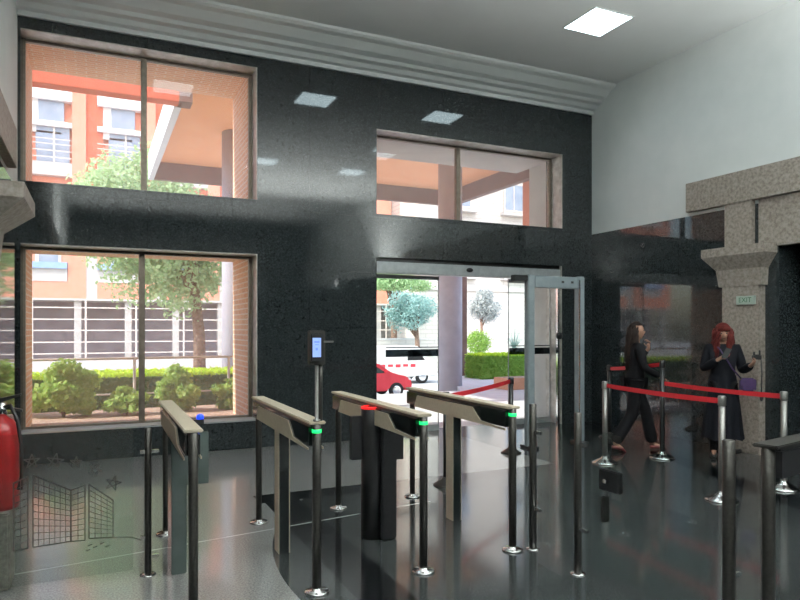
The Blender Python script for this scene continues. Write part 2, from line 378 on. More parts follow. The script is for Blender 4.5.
# sliding entrance door
d = sroot('door_1')
MB().box(DR[0], 8.80, 2.41, DR[1], 9.0, 2.575, .008).build('header', M_ALU, d)
MB().box(DR[0], 8.83, 2.575, DR[1], 9.0, 2.63).build('header_shadow_gap', M_BLACK, d)
MB().ball((5.27, 8.79, 2.50), (.06,.03,.035)).build('motion_sensor', M_BLACK, d)
def gleaf(x0, x1, y, band, bo):
    f = MB(); f.box(x0, y, .0, x1, y+.035, .09); f.box(x0, y, 2.35, x1, y+.035, 2.41); f.box(x0, y+.01, .09, x0+.010, y+.025, 2.35); f.box(x1-.010, y+.01, .09, x1, y+.025, 2.35)
    l = f.build('door_leaf_frame', M_ALU, d)
    MB().box(x0+.010, y+.012, .09, x1-.010, y+.02, 2.35).build('glass', M_GLASS, l)
    if band: 
        MB().box(x0+bo, y+.004, 1.16, x1-.012, y+.011, 1.27).build('safety_band', M_BAND, l)
        MB().box(x0+bo, y+.004, 1.295, x1-.012, y+.011, 1.31).build('safety_band', M_BAND, l)
gleaf(3.70, 4.87, 9.05, True, .26); gleaf(6.17, 7.02, 9.05, True, .014)
MB().box(6.98, 8.80, 0, 7.03, 8.86, 2.41, .006).build('door_jamb', M_CHROME, d)
MB().lathe([(.001,-.03),(.055,-.03),(.06,-.01),(.06,.02),(.001,.02)], 6.99, 8.78, 1.47, 16, 'Y').build('door_button', M_BLACK, d)
MB().box(7.028, 8.77, 0, 7.038, 9.19, 2.63).build('reveal_lining', M_LINING, d)

FILL_W = 1900  # power of the added fill lamps
# ------------------------------------------------------------------ ceiling light panels
def light_panel(x, y, label):
    t = thing('ceiling_light', label, 'ceiling light', (x, y, ZC), 'square ceiling light panels')
    f = MB()
    for a in ((-.32,-.32,.32,-.30), (-.32,.30,.32,.32), (-.32,-.30,-.30,.30), (.30,-.30,.32,.30)): f.box(a[0], a[1], -.012, a[2], a[3], 0)
    f.build('frame', M_WHITE, t); MB().box(-.3,-.3,-.008,.3,.3,-.002).build('diffuser', M_PANEL, t)
light_panel(5.91, 6.64, 'square glowing LED panel in the white ceiling near the right wall')
for x, y, l in ((3.45, 6.55, 'square LED ceiling panel mirrored largest on the granite pier'), (1.15, 6.7, 'square LED ceiling panel mirrored in the upper left window'),
             (5.91, 4.2, 'square LED ceiling panel mirrored in the window over the entrance'), (5.9, 1.85, 'square LED ceiling panel mirrored at the right edge of the granite pier'), (3.62, 2.0, 'square LED ceiling panel mirrored beside the upper left window')):
    light_panel(x, y, l)
# added, unseen fill lamps: bowls throwing light up in the rear of the hall
for x, y, l in ((.4, -.5, 'added unseen bowl fill lamp above the left side of the entry lanes'), (3.4, -.7, 'added unseen bowl fill lamp in the middle of the hall'), (6.3, -.5, 'added unseen bowl fill lamp on the right side of the hall'), (.6, -3.9, 'added unseen rear left bowl fill lamp by the back wall'), (4.6, -4.1, 'added unseen rear right bowl fill lamp by the back wall')):
    t = thing('fill_uplight', l, 'fill lamp', (x, y, 2.7), 'added fill lamps in the rear hall')
    MB().lathe([(.02,-.10),(.10,-.085),(.19,-.03),(.22,.09),(.21,.09),(.18,-.02),(.09,-.07),(.001,-.085)], 0, 0, 0, 28).build('bowl', M_MDGREY, t)
    r_ = MB(); r_.lathe([(.008,-.07),(.008,ZC-2.7-.02)], 0, 0, 0, 10); r_.lathe([(.05,ZC-2.7-.03),(.05,ZC-2.7)], 0, 0, 0, 16); r_.build('rod', M_BLACK, t)
    for sx in (-1, 1):
        ld = bpy.data.lights.new('uplight', 'SPOT'); ld.energy = FILL_W/2*(1.15 if y > -2 else .55); ld.spot_size = math.radians(150); ld.spot_blend = .6; ld.shadow_soft_size = .03; ld.color = (.96,1,.97)
        lo = bpy.data.objects.new('fill_bulb', ld); COL.objects.link(lo); lo.parent = t; lo.location = (.08*sx,0,-.0); lo.rotation_euler = (PI+math.radians(-34 if y > -2 else -20), 0, 0)

# ------------------------------------------------------------------ gates
HG = 1.03
def post(mb_name, x, y, h, parent, r=.027, led=None, flange=.075, m=None):
    p = MB().lathe([(r, .0), (r, h-.004), (r-.004, h)], x, y, 0, 24).build(mb_name, m or M_POST, parent)
    if flange: MB().lathe([(flange, .0), (flange, .008), (flange-.006, .014), (r+.004, .016), (r+.002, .03)], x, y, 0, 28).build('base_flange', M_CHROME, p)
    if led: MB().lathe([(r+.002, h-.052), (r+.0025, h-.030)], x, y, 0, 24).build('status_light', led, p)
    return p
def gate(x, yn, yf, label, near_led=True, flat_column=True, column_m=None):
    t = thing('access_gate', label, 'access gate', (x, yn, 0), 'security gates across the lobby')
    L = yf-yn
    post('post', 0, 0, HG-.012, t, led=M_GREEN if near_led else None); post('post', 0, L, HG-.012, t, r=.025)
    MB().box(-.052, -.022, HG-.012, .052, L+.05, HG+.006, .005).build('top_plate', M_BRZ, t)
    # dark body, tapering slightly downwards
    poly = [(-.042, HG-.03), (.042, HG-.03), (.042, HG-.145), (-.042, HG-.145)]
    MB().prism(poly, .03, L+.035, 'Y').build('sensor_housing', M_DGLASS, t)
    MB().box(-.03, .03, HG-.03, .03, L+.02, HG-.012).build('shadow_gap', M_BLACK, t)
    for s in (-1, 1):
        pl = [(L-.20, HG-.048), (.48, HG-.048), (.36, HG-.138), (.02, HG-.155), (.02, HG-.168), (L-.14, HG-.155)]
        a, b = (s*.043, s*.050); c = MB().prism(pl, min(a,b), max(a,b), 'X')
        c.build('side_cover', M_BRZ, t)
    if flat_column:
        yc = L*.52
        MB().box(-.035, yc-.055, .0, .035, yc+.055, HG-.146, .004).build('column', column_m or M_DGLASS, t)
        for s in (-1, 1): MB().box(min(s*.036, s*.041), yc-.06, .0, max(s*.036, s*.041), yc+.06, HG-.146, .001).build('column_cover', M_BRZ, t)
    return t
def flap(parent, x0, x1, y, m=M_FLAP, z0=.55, z1=.90, th=.016):
    return MB().box(x0, y-th/2, z0, x1, y+th/2, z1, .004).build('barrier_wing', m, parent)

gA = gate(.49, 3.80, 5.37, 'leftmost access gate with blue light and grey wing, nearest window', near_led=False, flat_column=False)
MB().box(-.05, .66, 0, .045, .90, HG-.146, .006).build('column', M_FLAP, gA)
flap(gA, .046, .20, .78); 
b = MB().lathe([(.001,.0),(.022,0),(.022,.02),(.012,.03),(.001,.032)], .10, .45, HG+.0, 16); 
b.build('indicator_light', M_BLUE, gA)
MB().box(.04, .43, HG-.03, .12, .47, HG+.0).build('indicator_bracket', M_BLACK, gA)
gB = gate(1.21, 3.81, 5.37, 'access gate carrying the face reader pole, second from the left')
gC = gate(1.95, 3.84, 5.51, 'access gate with red-lit round black column at its middle', flat_column=False)
yc = .80
MB().lathe([(.083, 0), (.083, .98), (.08, .985)], -.036, yc, 0, 32).build('motor_column', M_BLACK, gC)
MB().box(.0, yc-.11, 0, .125, yc+.07, HG-.15, .01).build('motor_column_casing', M_BLACK, gC)
MB().lathe([(.07, .985), (.084, .985), (.084, 1.0), (.07, 1.004), (.07, .985)], -.036, yc, 0, 32).build('warning_light', M_REDLED, gC)
flap(gC, -.20, -.10, yc+.03, M_BLACK, .60, .93, .05); flap(gC, .13, .22, yc, M_BLACK, .58, .90, .05)
gD = gate(2.72, 3.94, 5.59, 'access gate closest to the walk-through metal detector')
# gate at the lower right, turned across the hall
t = thing('access_gate', 'dark access gate cut off by the lower right edge, rail turned crosswise', 'access gate', (2.97, 2.14, 0), 'security gates across the lobby', math.radians(11))
post('post', 0, 0, HG-.012, t, r=.030); post('post', 1.55, 0, HG-.012, t, r=.030)
MB().box(-.04, -.06, HG-.012, 1.6, .06, HG+.006, .005).build('top_plate', M_POST, t)
MB().prism([(-.05, HG-.03), (.05, HG-.03), (.05, HG-.16), (-.05, HG-.16)], .03, 1.56, 'X').build('sensor_housing', M_BLACK, t)
MB().box(.035, -.04, HG-.03, 1.55, .04, HG-.012).build('shadow_gap', M_BLACK, t)
MB().box(.75, -.05, 0, .87, .05, HG-.16, .004).build('column', M_DGLASS, t)

# slim posts with glass
def clamp(mb, x, y, z, dx, dy, s=.022):
    mb.box(min(x, x+dx)-.012*(dx==0), min(y, y+dy)-.012*(dy==0), z-s/2, max(x, x+dx)+.012*(dx==0), max(y, y+dy)+.012*(dy==0), z+s/2, .003)
def slim_post(x, y, h, label, clamps=(), grp='slim steel posts holding the glass panels', r=.026, fl=.05):
    t = thing('barrier_post', label, 'post', (x, y, 0), grp)
    MB().lathe([(r, 0), (r, h-.004), (r-.004, h)], 0, 0, 0, 24).build('tube', M_POST, t)
    MB().lathe([(fl, 0), (fl, .006), (r+.002, .010)], 0, 0, 0, 24).build('base_flange', M_CHROME, t)
    for z, dx, dy in clamps:
        c = MB(); clamp(c, dx*.35, dy*.35, z, dx, dy); c.build('glass_clamp', M_CHROME, t)
slim_post(.303, 4.536, .955, 'slim dark post at the right edge of the etched glass', [(.80,-.035,0),(.25,-.035,0),(.80,.05,0),(.12,.05,0)], r=.022)
slim_post(2.868, 3.90, 1.05, 'slim dark post close behind the gate nearest the metal detector', [(.30,0,-.07),(.85,0,-.07)])
slim_post(2.842, 3.38, 1.05, 'slim dark post carrying the lock box of the glass leaf', [(.30,.0,-.07),(.85,0,-.07)], r=.024)
slim_post(2.868, 2.28, 1.04, 'thick dark post left of the cut-off gate in the lower right', [(.98,.06,0),(.36,.06,0)], r=.031, fl=.055)

# etched glass screen by the left wall
g = thing('glass_screen', 'clear low glass screen etched with stars and a folding gate', 'glass screen', (-.27, 4.536, 0))
Y0 = 4.536
MB().box(XL+.005+.27, -.005, .05, .30-.035+.27-.05, .005, .96).build('glass_pane', glass_mat('screen_glass', (.93,.97,.96), 1.0, haze=.06, hc=(.7,.7,.66)), g)
def star(cx, cz, r, rot):
    m = MB(); pts = []
    for k in range(5):
        a = rot+2*PI*k/5; pts.append((cx+r*math.sin(a), cz+r*math.cos(a)))
    for k in range(5):
        a, b = pts[k], pts[(k+2)%5]; L = math.hypot(b[0]-a[0], b[1]-a[1]); nx, nz = -(b[1]-a[1])/L*.0035, (b[0]-a[0])/L*.0035
        m.prism([(a[0]+nx, a[1]+nz), (b[0]+nx, b[1]+nz), (b[0]-nx, b[1]-nz), (a[0]-nx, a[1]-nz)], -.0075-.0002*k, -.006-.0002*k, 'Y')
    m.build('etched_star', M_ETCH, g)
for x, z, r, a in ((-.354,.794,.045,0), (-.23,.784,.05,.2), (-.115,.768,.035,.1), (-.008,.708,.042,.5), (.096,.617,.048,.3)): star(x+.27, z, r, a)
def seg(m, a, b, w, y):
    L = math.hypot(b[0]-a[0], b[1]-a[1]); nx, nz = -(b[1]-a[1])/L*w/2, (b[0]-a[0])/L*w/2
    m.prism([(a[0]+nx+.27, a[1]+nz), (b[0]+nx+.27, b[1]+nz), (b[0]-nx+.27, b[1]-nz), (a[0]-nx+.27, a[1]-nz)], -.0075-y, -.006-y, 'Y')
for (xa, xb, ta, tb, ba, bb) in ((-.45,-.375,.67,.705,.265,.272), (-.348,-.143,.709,.597,.273,.281), (-.143,-.064,.597,.62,.281,.277), (-.042,.096,.624,.509,.286,.274)):
    m = MB(); y = 0
    for a, b, w_ in (((xa,ta),(xb,tb),.009), ((xa,ba),(xb,bb),.009), ((xa,ta),(xa,ba),.009), ((xb,tb),(xb,bb),.008)):
        seg(m, a, b, w_, y); y += .0002
    nv = max(2, int((xb-xa)/.028))
    for i in range(1, nv):
        f = i/nv; x = xa+(xb-xa)*f; seg(m, (x, ta+(tb-ta)*f), (x, ba+(bb-ba)*f), .004, .001)
    for j in range(1, 10):
        f = j/10; seg(m, (xa, ba+(ta-ba)*f), (xb, bb+(tb-bb)*f), .004, .0015)
    m.build('etched_gate_panel', M_ETCH, g)
m = MB(); seg(m, (.096,.274), (.20,.262), .005, 0); seg(m, (.20,.262), (.26,.235), .005, .0002)
for x, z in ((-.05,.24),(-.02,.225),(.02,.243),(.05,.22),(-.06,.21)): seg(m, (x,z), (x+.025,z+.006), .007, .0005)
m.build('etched_ground_line', M_ETCH, g)

# glass pane between the gate rail and slim posts, glass leaf with lock
def pane(name, x0, y0, x1, y1, z0, z1, label, lock=False, kind='glass panel'):
    t = thing(name, label, kind, (x0, y0, 0))
    L = math.hypot(x1-x0, y1-y0); t.rotation_euler.z = math.atan2(y1-y0, x1-x0)
    MB().box(0, -.005, z0, L, .005, z1, .001).build('glass_pane', M_GLASS, t)
    if lock:
        MB().box(.13, -.02, .60, .30, .02, .73, .006).build('lock_box', M_BLACK, t)
        MB().box(.20, -.055, .655, .23, -.02, .68, .004).build('lock_knob', M_CHROME, t)
        MB().box(.16, -.03, .40, .175, .03, .56, .002).build('hinge_bar', M_POST, t)
    return t
pane('glass_barrier', 2.864, 3.83, 2.85, 3.45, .08, .95, 'clear glass panel between the two slim posts before the detector')
pane('glass_gate_leaf', 2.85, 3.31, 2.868, 2.40, .08, .95, 'clear glass gate leaf with dark lock box beside slim post', True, 'glass gate')

# face reader on its pole, standing on the second gate's near post
t = thing('face_reader', 'black face reader with blue screen on a thin gate pole', 'face reader', (1.21, 3.81, HG+.006))
MB().lathe([(.022,0),(.022,.012),(.011,.009),(.011,.40)], 0, 0, 0, 16).build('pole', M_STEEL, t)
MB().lathe([(.013,0),(.013,.44)], .028, .012, .0, 12).build('cable_pole', M_POST, t)
hd = MB().box(-.05, -.045, .36, .032, -.015, .535, .008).build('housing', M_BLACK, t)
MB().box(-.04, -.0475, .39, .012, -.0455, .505).build('screen', M_SCREEN, hd)
q = MB(); q.box(-.03, -.0490, .475, .002, -.048, .487); q.box(-.025, -.0490, .462, -.003, -.048, .467); q.box(-.022, -.0490, .43, -.008, -.048, .446); q.build('screen_marks', M_SCRMARK, hd)
MB().box(.032, -.03, .475, .10, -.018, .487, .003).build('side_arm', M_STEEL, t)
MB().box(-.055, -.02, .34, .05, 0.012, .55, .006).build('back_bracket', M_POST, t)

# ------------------------------------------------------------------ belt stanchions
def stanchion(x, y, h, black, label, base_r=.16):
    t = thing('belt_stanchion', label, 'stanchion', (x, y, 0), 'belt stanchions of the queue lane')
    pm = M_BLACK if black else M_STEEL
    MB().lathe([(base_r, 0), (base_r, .010), (base_r-.02, .022), (base_r*.6, .045), (.045, .062), (.036, .085)], 0, 0, 0, 32).build('base', M_CHROME if not black or h > 1.1 else M_POST, t)
    MB().lathe([(.030, .08), (.030, h-.09)], 0, 0, 0, 20).build('pole', pm, t)
    MB().lathe([(.034, h-.09), (.036, h-.085), (.036, h-.01), (.030, h)], 0, 0, 0, 20).build('belt_head', M_BLACK if black else M_STEEL, t)
    return t
ST = dict(A=(5.468,6.022,.97,False,'steel belt stanchion at left end of the front red belt'),
          B=(6.80,7.40,1.06,True,'black belt stanchion far back beside the dark doorway corner'),
          C=(6.32,5.96,1.20,True,'tall black stanchion in front of the walking person'),
          D=(5.279,4.269,.97,False,'steel belt stanchion at right end of the front belt'),
          E=(6.199,4.302,.97,False,'steel belt stanchion before the beige pilaster on the right'),
          F=(3.232,5.859,.95,True,'black belt stanchion behind the gate nearest the metal detector'),
          G=(4.814,7.009,.97,True,'black belt stanchion left of the metal detector frame'))
for k, v in ST.items(): stanchion(*v[:4], v[4], .15 if k not in 'FG' else .13)
def belt(a, b, za, zb, label, sag=.012):
    A = Vector((a[0], a[1])); B = Vector((b[0], b[1])); d = (B-A).normalized(); A += d*.037; B -= d*.037; n = Vector((-d.y, d.x))*.001
    m = MB(); K = 14; rows = []
    for i in range(K+1):
        f = i/K; p = A.lerp(B, f); z = za+(zb-za)*f-sag*4*f*(1-f)
        rows.append([m.bm.verts.new((p.x+s*n.x, p.y+s*n.y, z+h)) for s, h in ((-1,-.025),(1,-.025),(1,.025),(-1,.025))])
    for r, q in zip(rows, rows[1:]):
        for i in range(4): m._f([r[i], r[(i+1)%4], q[(i+1)%4], q[i]])
    m._f(rows[0]); m._f(rows[-1][::-1])
    tag(m.build('queue_belt', M_BELT), label, 'barrier belt', 'red retractable belts')
belt(ST['A'], ST['D'], .92, .92, 'front red belt stretched before both people')
belt(ST['C'], ST['E'], .92, .92, 'red belt crossing the standing red-haired person at her waist')
belt(ST['B'], ST['C'], 1.01, 1.15, 'red belt behind the walking person')
belt(ST['F'], ST['G'], .90, .92, 'red belt slanting up across the open entrance')

# ------------------------------------------------------------------ metal detector
t = thing('metal_detector', 'grey walk-through metal detector frame before the entrance', 'metal detector', (5.24, 7.2, 0))
HM = 2.31
for xx in (0, .84):
    p = MB().box(xx-.055, -.05, 0, xx+.055, .05, HM, .012).build('side_panel', M_MDGREY, t)
    MB().box(xx-.06, -.14, 0, xx+.06, .14, .035, .008).build('foot', M_BLACK, p)
hp = MB().box(.056, -.042, HM-.17, .784, .042, HM-.01, .008).build('top_panel', M_MDGREY, t)
MB().box(.50, -.047, HM-.10, .54, -.0425, HM-.07).build('panel_button', M_BLACK, hp)
MB().box(.66, -.047, HM-.10, .70, -.0425, HM-.07).build('panel_button', M_BLACK, hp)
MB().box(-.27, -.05, HM-.09, -.056, .05, HM-.01, .008).build('sensor_box', M_BLACK, t)
MB().box(.79, -.058, 0.04, .806, -.0495, HM-.05).build('edge_strip', M_CHROME, t)
# small exit sign on the right pilaster
t = thing('exit_sign', 'small pale green exit sign fixed on the beige stone pilaster', 'sign', (XR-.121, 5.73, 1.955))
MB().box(-.035, -.13, -.055, 0, .13, .055, .004).build('sign_case', M_SIGN, t)
cu = bpy.data.curves.new('exit_text', 'FONT'); cu.body = 'EXIT'; cu.size = .09; cu.extrude = .0015; cu.align_x = 'CENTER'; cu.align_y = 'CENTER'
to = bpy.data.objects.new('t', cu); COL.objects.link(to); dg = bpy.context.evaluated_depsgraph_get()
me = bpy.data.meshes.new_from_object(to.evaluated_get(dg)); bpy.data.objects.remove(to)
lt = link('sign_lettering', me, M_SIGNTX, t); lt.matrix_local = Matrix.Translation((-.038, 0, 0)) @ Matrix(((0,0,-1,0),(-1,0,0,0),(0,1,0,0),(0,0,0,1)))
# small dark spot camera on the right granite
t = thing('wall_camera', 'tiny round dark camera on the granite below the white wall', 'camera', (XR, 7.6, 2.88))
MB().lathe([(.03, -.03), (.035, 0)], 0, 0, 0, 16, 'X').build('housing', M_BLACK, t); MB().lathe([(.015, -.036), (.018, -.030)], 0, 0, 0, 12, 'X').build('lens', M_CHROME, t)
# camera on left portal
t = thing('wall_camera', 'white wall camera above the left stone capital', 'camera', (XL, 6.9, 2.80))
MB().box(0, -.04, -.1, .02, .04, .05, .004).build('wall_plate', M_WHITE, t); MB().tube([(.02,0,0),(.06,0,.0),(.08,0,-.03)], .012).build('arm', M_WHITE, t)
MB().ball((.095, 0, -.05), .04).build('dome', M_WHITE, t); MB().ball((.11, -.012, -.065), .026).build('lens', M_BLACK, t)
# fire extinguisher
t = thing('fire_extinguisher', 'red fire extinguisher with black hose at the left edge', 'fire extinguisher', (-.535, 4.77, .47))
MB().lathe([(.08, 0), (.092, .008), (.096, .03), (.096, .47), (.088, .51), (.06, .555), (.03, .575), (.025, .585)], 0, 0, 0, 32).build('cylinder', M_RED, t)
MB().lathe([(.025, .585), (.028, .60), (.022, .66), (.012, .665)], 0, 0, 0, 20).build('valve', M_CHROME, t)
m = MB(); m.prism([(-.02,.66), (.10,.70), (.105,.715), (-.02,.69)], -.012, .012, 'Y'); m.prism([(-.02,.63), (.11,.60), (.11,.615), (-.02,.65)], -.012, .012, 'Y'); m.build('handle', M_BLACK, t)
MB().tube([(0,0,.635), (.05,-.06,.65), (.09,-.08,.56), (.11,-.07,.4), (.11,-.05,.2), (.10,-.04,.12)], [.011]*5+[.018], 8).build('hose', M_BLACK, t)

# ------------------------------------------------------------------ people
def skin(name, verts, edges, m, parent, sub=2, smooth=True):
    me = bpy.data.meshes.new(name); me.from_pydata([v[:3] for v in verts], edges, []); o = bpy.data.objects.new(name, me); COL.objects.link(o)
    md = o.modifiers.new('s', 'SKIN'); md.use_smooth_shade = True
    for i, v in enumerate(verts):
        r = v[3]; sv = me.skin_vertices[0].data[i]; sv.radius = r if isinstance(r, tuple) else (r, r)
        sv.use_root = (i == 0)
    sb = o.modifiers.new('u', 'SUBSURF'); sb.levels = sub; sb.render_levels = sub
    dg = bpy.context.evaluated_depsgraph_get(); nm = bpy.data.meshes.new_from_object(o.evaluated_get(dg))
    bpy.data.objects.remove(o); nm.name = name; nm.materials.clear()
    return link(name, nm, m, parent, True)
def chain(pts, V, E, start=None):
    prev = start
    for p in pts:
        V.append(p); i = len(V)-1
        if prev is not None: E.append((prev, i))
        prev = i
    return prev
def head_mesh(V, c, yaw):
    pass
def make_head(bm, c, yaw, pitch=0):
    """ellipsoid skull with brow, nose, lips, chin and ears; face looks along local -Y before yaw"""
    q = bmesh.ops.create_uvsphere(bm, u_segments=28, v_segments=20, radius=1)
    R = Matrix.Rotation(yaw, 3, 'Z') @ Matrix.Rotation(pitch, 3, 'X')
    for v in q['verts']:
        x, y, z = v.co; w = 1-.28*max(0, -z)**1.5
        p = Vector((x*.073*w, y*.092*(1-.12*max(0,-z)), z*.113))
        if y < 0:
            nz = math.exp(-((x/.16)**2)-((z+.08)/.2)**2); p.y -= .020*nz
            for s in (-1, 1): p.y += .010*math.exp(-(((x-s*.38)/.2)**2)-((z-.12)/.13)**2)
            p.y -= .007*math.exp(-((x/.3)**2)-((z+.42)/.07)**2); p.y -= .006*math.exp(-((x/.3)**2)-((z+.75)/.15)**2)
        v.co = Vector(c) + R @ p
    for s in (-1, 1):
        e = bmesh.ops.create_uvsphere(bm, u_segments=10, v_segments=8, radius=1)
        for v in e['verts']: v.co = Vector(c) + R @ Vector((s*.074+v.co.x*.010, .008+v.co.y*.018, v.co.z*.030-.005))
    for f in bm.faces: f.smooth = True
def face_parts(body, c, yaw, pitch=0):
    R = Matrix.Rotation(yaw, 3, 'Z') @ Matrix.Rotation(pitch, 3, 'X')
    for s in (-1, 1):
        e = MB(); p = Vector(c)+R @ Vector((s*.029, -.079, .012)); e.ball(p, (.012,.012,.008), 10); e.build('eye', M_BLACK, body)
        m = MB(); a = [Vector(c)+R @ Vector((s*x, y, .033+z)) for x, y, z in ((.014,-.088,0),(.03,-.085,.005),(.045,-.075,.0))]; m.tube(a, .003, 6); m.build('eyebrow', M_BRHAIR, body)
    m = MB(); a = [Vector(c)+R @ Vector((x, y, -.048)) for x, y in ((-.022,-.080),(0,-.090),(.022,-.080))]; m.tube(a, [.003,.006,.003], 6); m.build('mouth', M_WINE, body)
def hand_chains(V, E, wrist, wi, dirv, palmn, curl=.6, sc=1.0):
    """palm and five finger chains; dirv points to the finger tips, palmn is the way fingers curl"""
    d = Vector(dirv).normalized(); n = Vector(palmn); n = (n-d*n.dot(d)).normalized(); s = d.cross(n); w = Vector(wrist)
    palm = w + d*.05*sc; V.append((*palm, (.020*sc,.030*sc))); pi = len(V)-1; E.append((wi, pi))
    V.append((*(palm+d*.028*sc), (.016*sc,.030*sc))); p2 = len(V)-1; E.append((pi, p2))
    fingers = []
    for k, (off, L) in enumerate(((-.027,.060),(-.009,.070),(.009,.066),(.027,.052))):
        b = palm+d*.035*sc+s*off*sc; pts = [b]; dd = d.copy(); cur = b
        for j in range(3):
            dd = (Matrix.Rotation(curl*(.5+.35*j), 3, s) @ dd) if (Matrix.Rotation(.1, 3, s) @ d).dot(n) > 0 else (Matrix.Rotation(-curl*(.5+.35*j), 3, s) @ dd)
            cur = cur+dd*L*sc*(.42,.32,.26)[j]; pts.append(cur.copy())
        fingers.append(pts)
    th = palm-d*.02*sc-s*.022*sc; pts = [th, th+(d*.4-s*.75+n*.3).normalized()*.033*sc]; pts.append(pts[-1]+(d*.9-s*.2+n*.5).normalized()*.028*sc); fingers.append(pts)
    return fingers
def person(name, label, loc, rz, cfg):
    t = thing(name, label, 'person', loc, None, rz)
    J = cfg['J']; V = []; E = []
    # continuous body
    pel = chain([(*J['pelvis'], (.13,.10))], V, E)
    ch = chain([(*J['waist'], (.11,.085)), (*J['chest'], (.14,.10)), (*J['neckb'], (.06,.055))], V, E, pel)
    nk = chain([(*J['neck'], .045), (*J['skull'], .05)], V, E, ch)
    for s in ('L', 'R'):
        sh = chain([(*J['sh'+s], .05), (*((Vector(J['sh'+s])+Vector(J['el'+s]))/2), .042), (*J['el'+s], .036), (*J['wr'+s], .024)], V, E, 2)
        J['wi'+s] = sh
        hp = chain([(*J['hip'+s], .085), (*((Vector(J['hip'+s])+Vector(J['kn'+s]))/2), .07), (*J['kn'+s], .052), (*((Vector(J['kn'+s])*.6+Vector(J['an'+s])*.4)), .048), (*J['an'+s], .034), (*J['toe'+s], (.034,.022))], V, E, 0)
    fing = []
    for s in ('L', 'R'): fing += hand_chains(V, E, J['wr'+s], J['wi'+s], J['hd'+s], J['hn'+s], cfg.get('curl', .6))
    body = skin('body', V, E, M_SKIN, t, 2)
    bm = bmesh.new(); bm.from_mesh(body.data); make_head(bm, J['head'], cfg['yaw'], cfg.get('pitch', 0))
    for pts in fing:
        FV, FE = [], []; chain([(*p, .0095-.001*i) for i, p in enumerate(pts)], FV, FE); fo = skin('f', FV, FE, None, None, 1)
        tmp = fo.data; bm.from_mesh(tmp); bpy.data.objects.remove(fo)
    bmesh.ops.recalc_face_normals(bm, faces=bm.faces)
    bm.to_mesh(body.data); bm.free()
    for p in body.data.polygons: p.use_smooth = True
    face_parts(body, J['head'], cfg['yaw'], cfg.get('pitch', 0))
    return t, body, J
def hairdo(parent, c, yaw, length, m, n=170, wave=.012, vol=1.0, name='hair', opn=.3):
    """cap and long locks, open towards the face"""
    R = Matrix.Rotation(yaw, 3, 'Z'); mb = MB()
    q = bmesh.ops.create_uvsphere(mb.bm, u_segments=24, v_segments=16, radius=1)
    dele = []
    for v in q['verts']:
        x, y, z = v.co; 
        if y < (-.25 if opn > .2 else .12) and z < .42 or z < -.55: dele.append(v)
        v.co = Vector(c)+R @ Vector((x*.089*vol, .012+y*.105*vol, .012+z*.122))
    bmesh.ops.delete(mb.bm, geom=dele, context='VERTS')
    rs = random.Random(5)
    for i in range(n):
        a = rs.uniform(-opn*PI, (1+opn)*PI) # around sides/back (0 = +x, pi/2 = back)
        r1 = rs.uniform(.80, 1.05)
        top = Vector((math.cos(a)*.080*r1*vol, .015+math.sin(a)*.096*r1*vol, rs.uniform(-.02,.06)))
        L = length*rs.uniform(.8, 1.05); pts = []; ph = rs.uniform(0, 6)
        for k in range(6):
            f = k/5; sp = 1+.22*math.sin(f*PI*.8)*vol
            pts.append(Vector(c)+R @ Vector((top.x*sp+wave*math.sin(ph+f*7), top.y*(1+.12*f)+wave*math.cos(ph+f*6)+.015*f, top.z-L*f)))
        mb.tube(pts, [.012,.014,.014,.013,.011,.004], 5)
    for f in mb.bm.faces: f.smooth = True
    return mb.build(name, m, parent)

# --- walking person: local frame: walks towards -Y (face -Y), up Z
H = 0.0
J = dict(pelvis=(0,0,.93), waist=(0,-.005,1.08), chest=(0,-.01,1.26), neckb=(0,.0,1.40), neck=(0,-.01,1.45), skull=(0,-.02,1.52), head=(0,-.025,1.555),
         shL=(.165,.0,1.355), elL=(.20,-.04,1.10), wrL=(.05,-.19,1.33), hdL=(-.25,.1,.9), hnL=(-.4,.8,0),
         shR=(-.165,0,1.355), elR=(-.22,-.05,1.09), wrR=(-.20,-.27,.97), hdR=(.0,-.75,-.6), hnR=(.6,0,-.4),
         hipL=(.085,0,.88), knL=(.09,-.17,.50), anL=(.08,-.25,.085), toeL=(.085,-.38,.03),
         hipR=(-.085,.02,.88), knR=(-.085,.06,.49), anR=(-.08,.29,.11), toeR=(-.08,.18,.03))
yawW = math.radians(25+66)  # walking along image right
wk, body, J = person('person', 'person in black suit with long dark hair walking, hand at chin', (6.36, 6.45, 0), math.radians(63), dict(J=J, yaw=0, curl=.7))
V, E = [], []   # jacket
p = chain([(0,0,.86,(.175,.135))], V, E); c2 = chain([(0,0,1.0,(.155,.125)), (0,-.005,1.10,(.135,.11)), (0,-.01,1.26,(.165,.125)), (0,0,1.375,(.09,.075))], V, E, p)
for s in ('L', 'R'):
    e, wv, sh = Vector(J['el'+s]), Vector(J['wr'+s]), Vector(J['sh'+s])
    chain([(*sh,.068), (*((sh+e)/2),.060), (*e,.052), (*(e.lerp(wv,.6)),.044), (*(e.lerp(wv,.92)),.040)], V, E, 3)
skin('jacket', V, E, M_CLOTH, wk)
V, E = [], []   # trousers, wide legs
p = chain([(0,0,.93,(.145,.115))], V, E)
for s in ('L', 'R'):
    h, k, a = Vector(J['hip'+s]), Vector(J['kn'+s]), Vector(J['an'+s])
    chain([(*h,.105), (*((h+k)/2),.092), (*k,.080), (*(k.lerp(a,.5)),.082), (*(k.lerp(a,1.0)),.080)], V, E, p)
skin('trousers', V, E, M_CLOTH, wk)
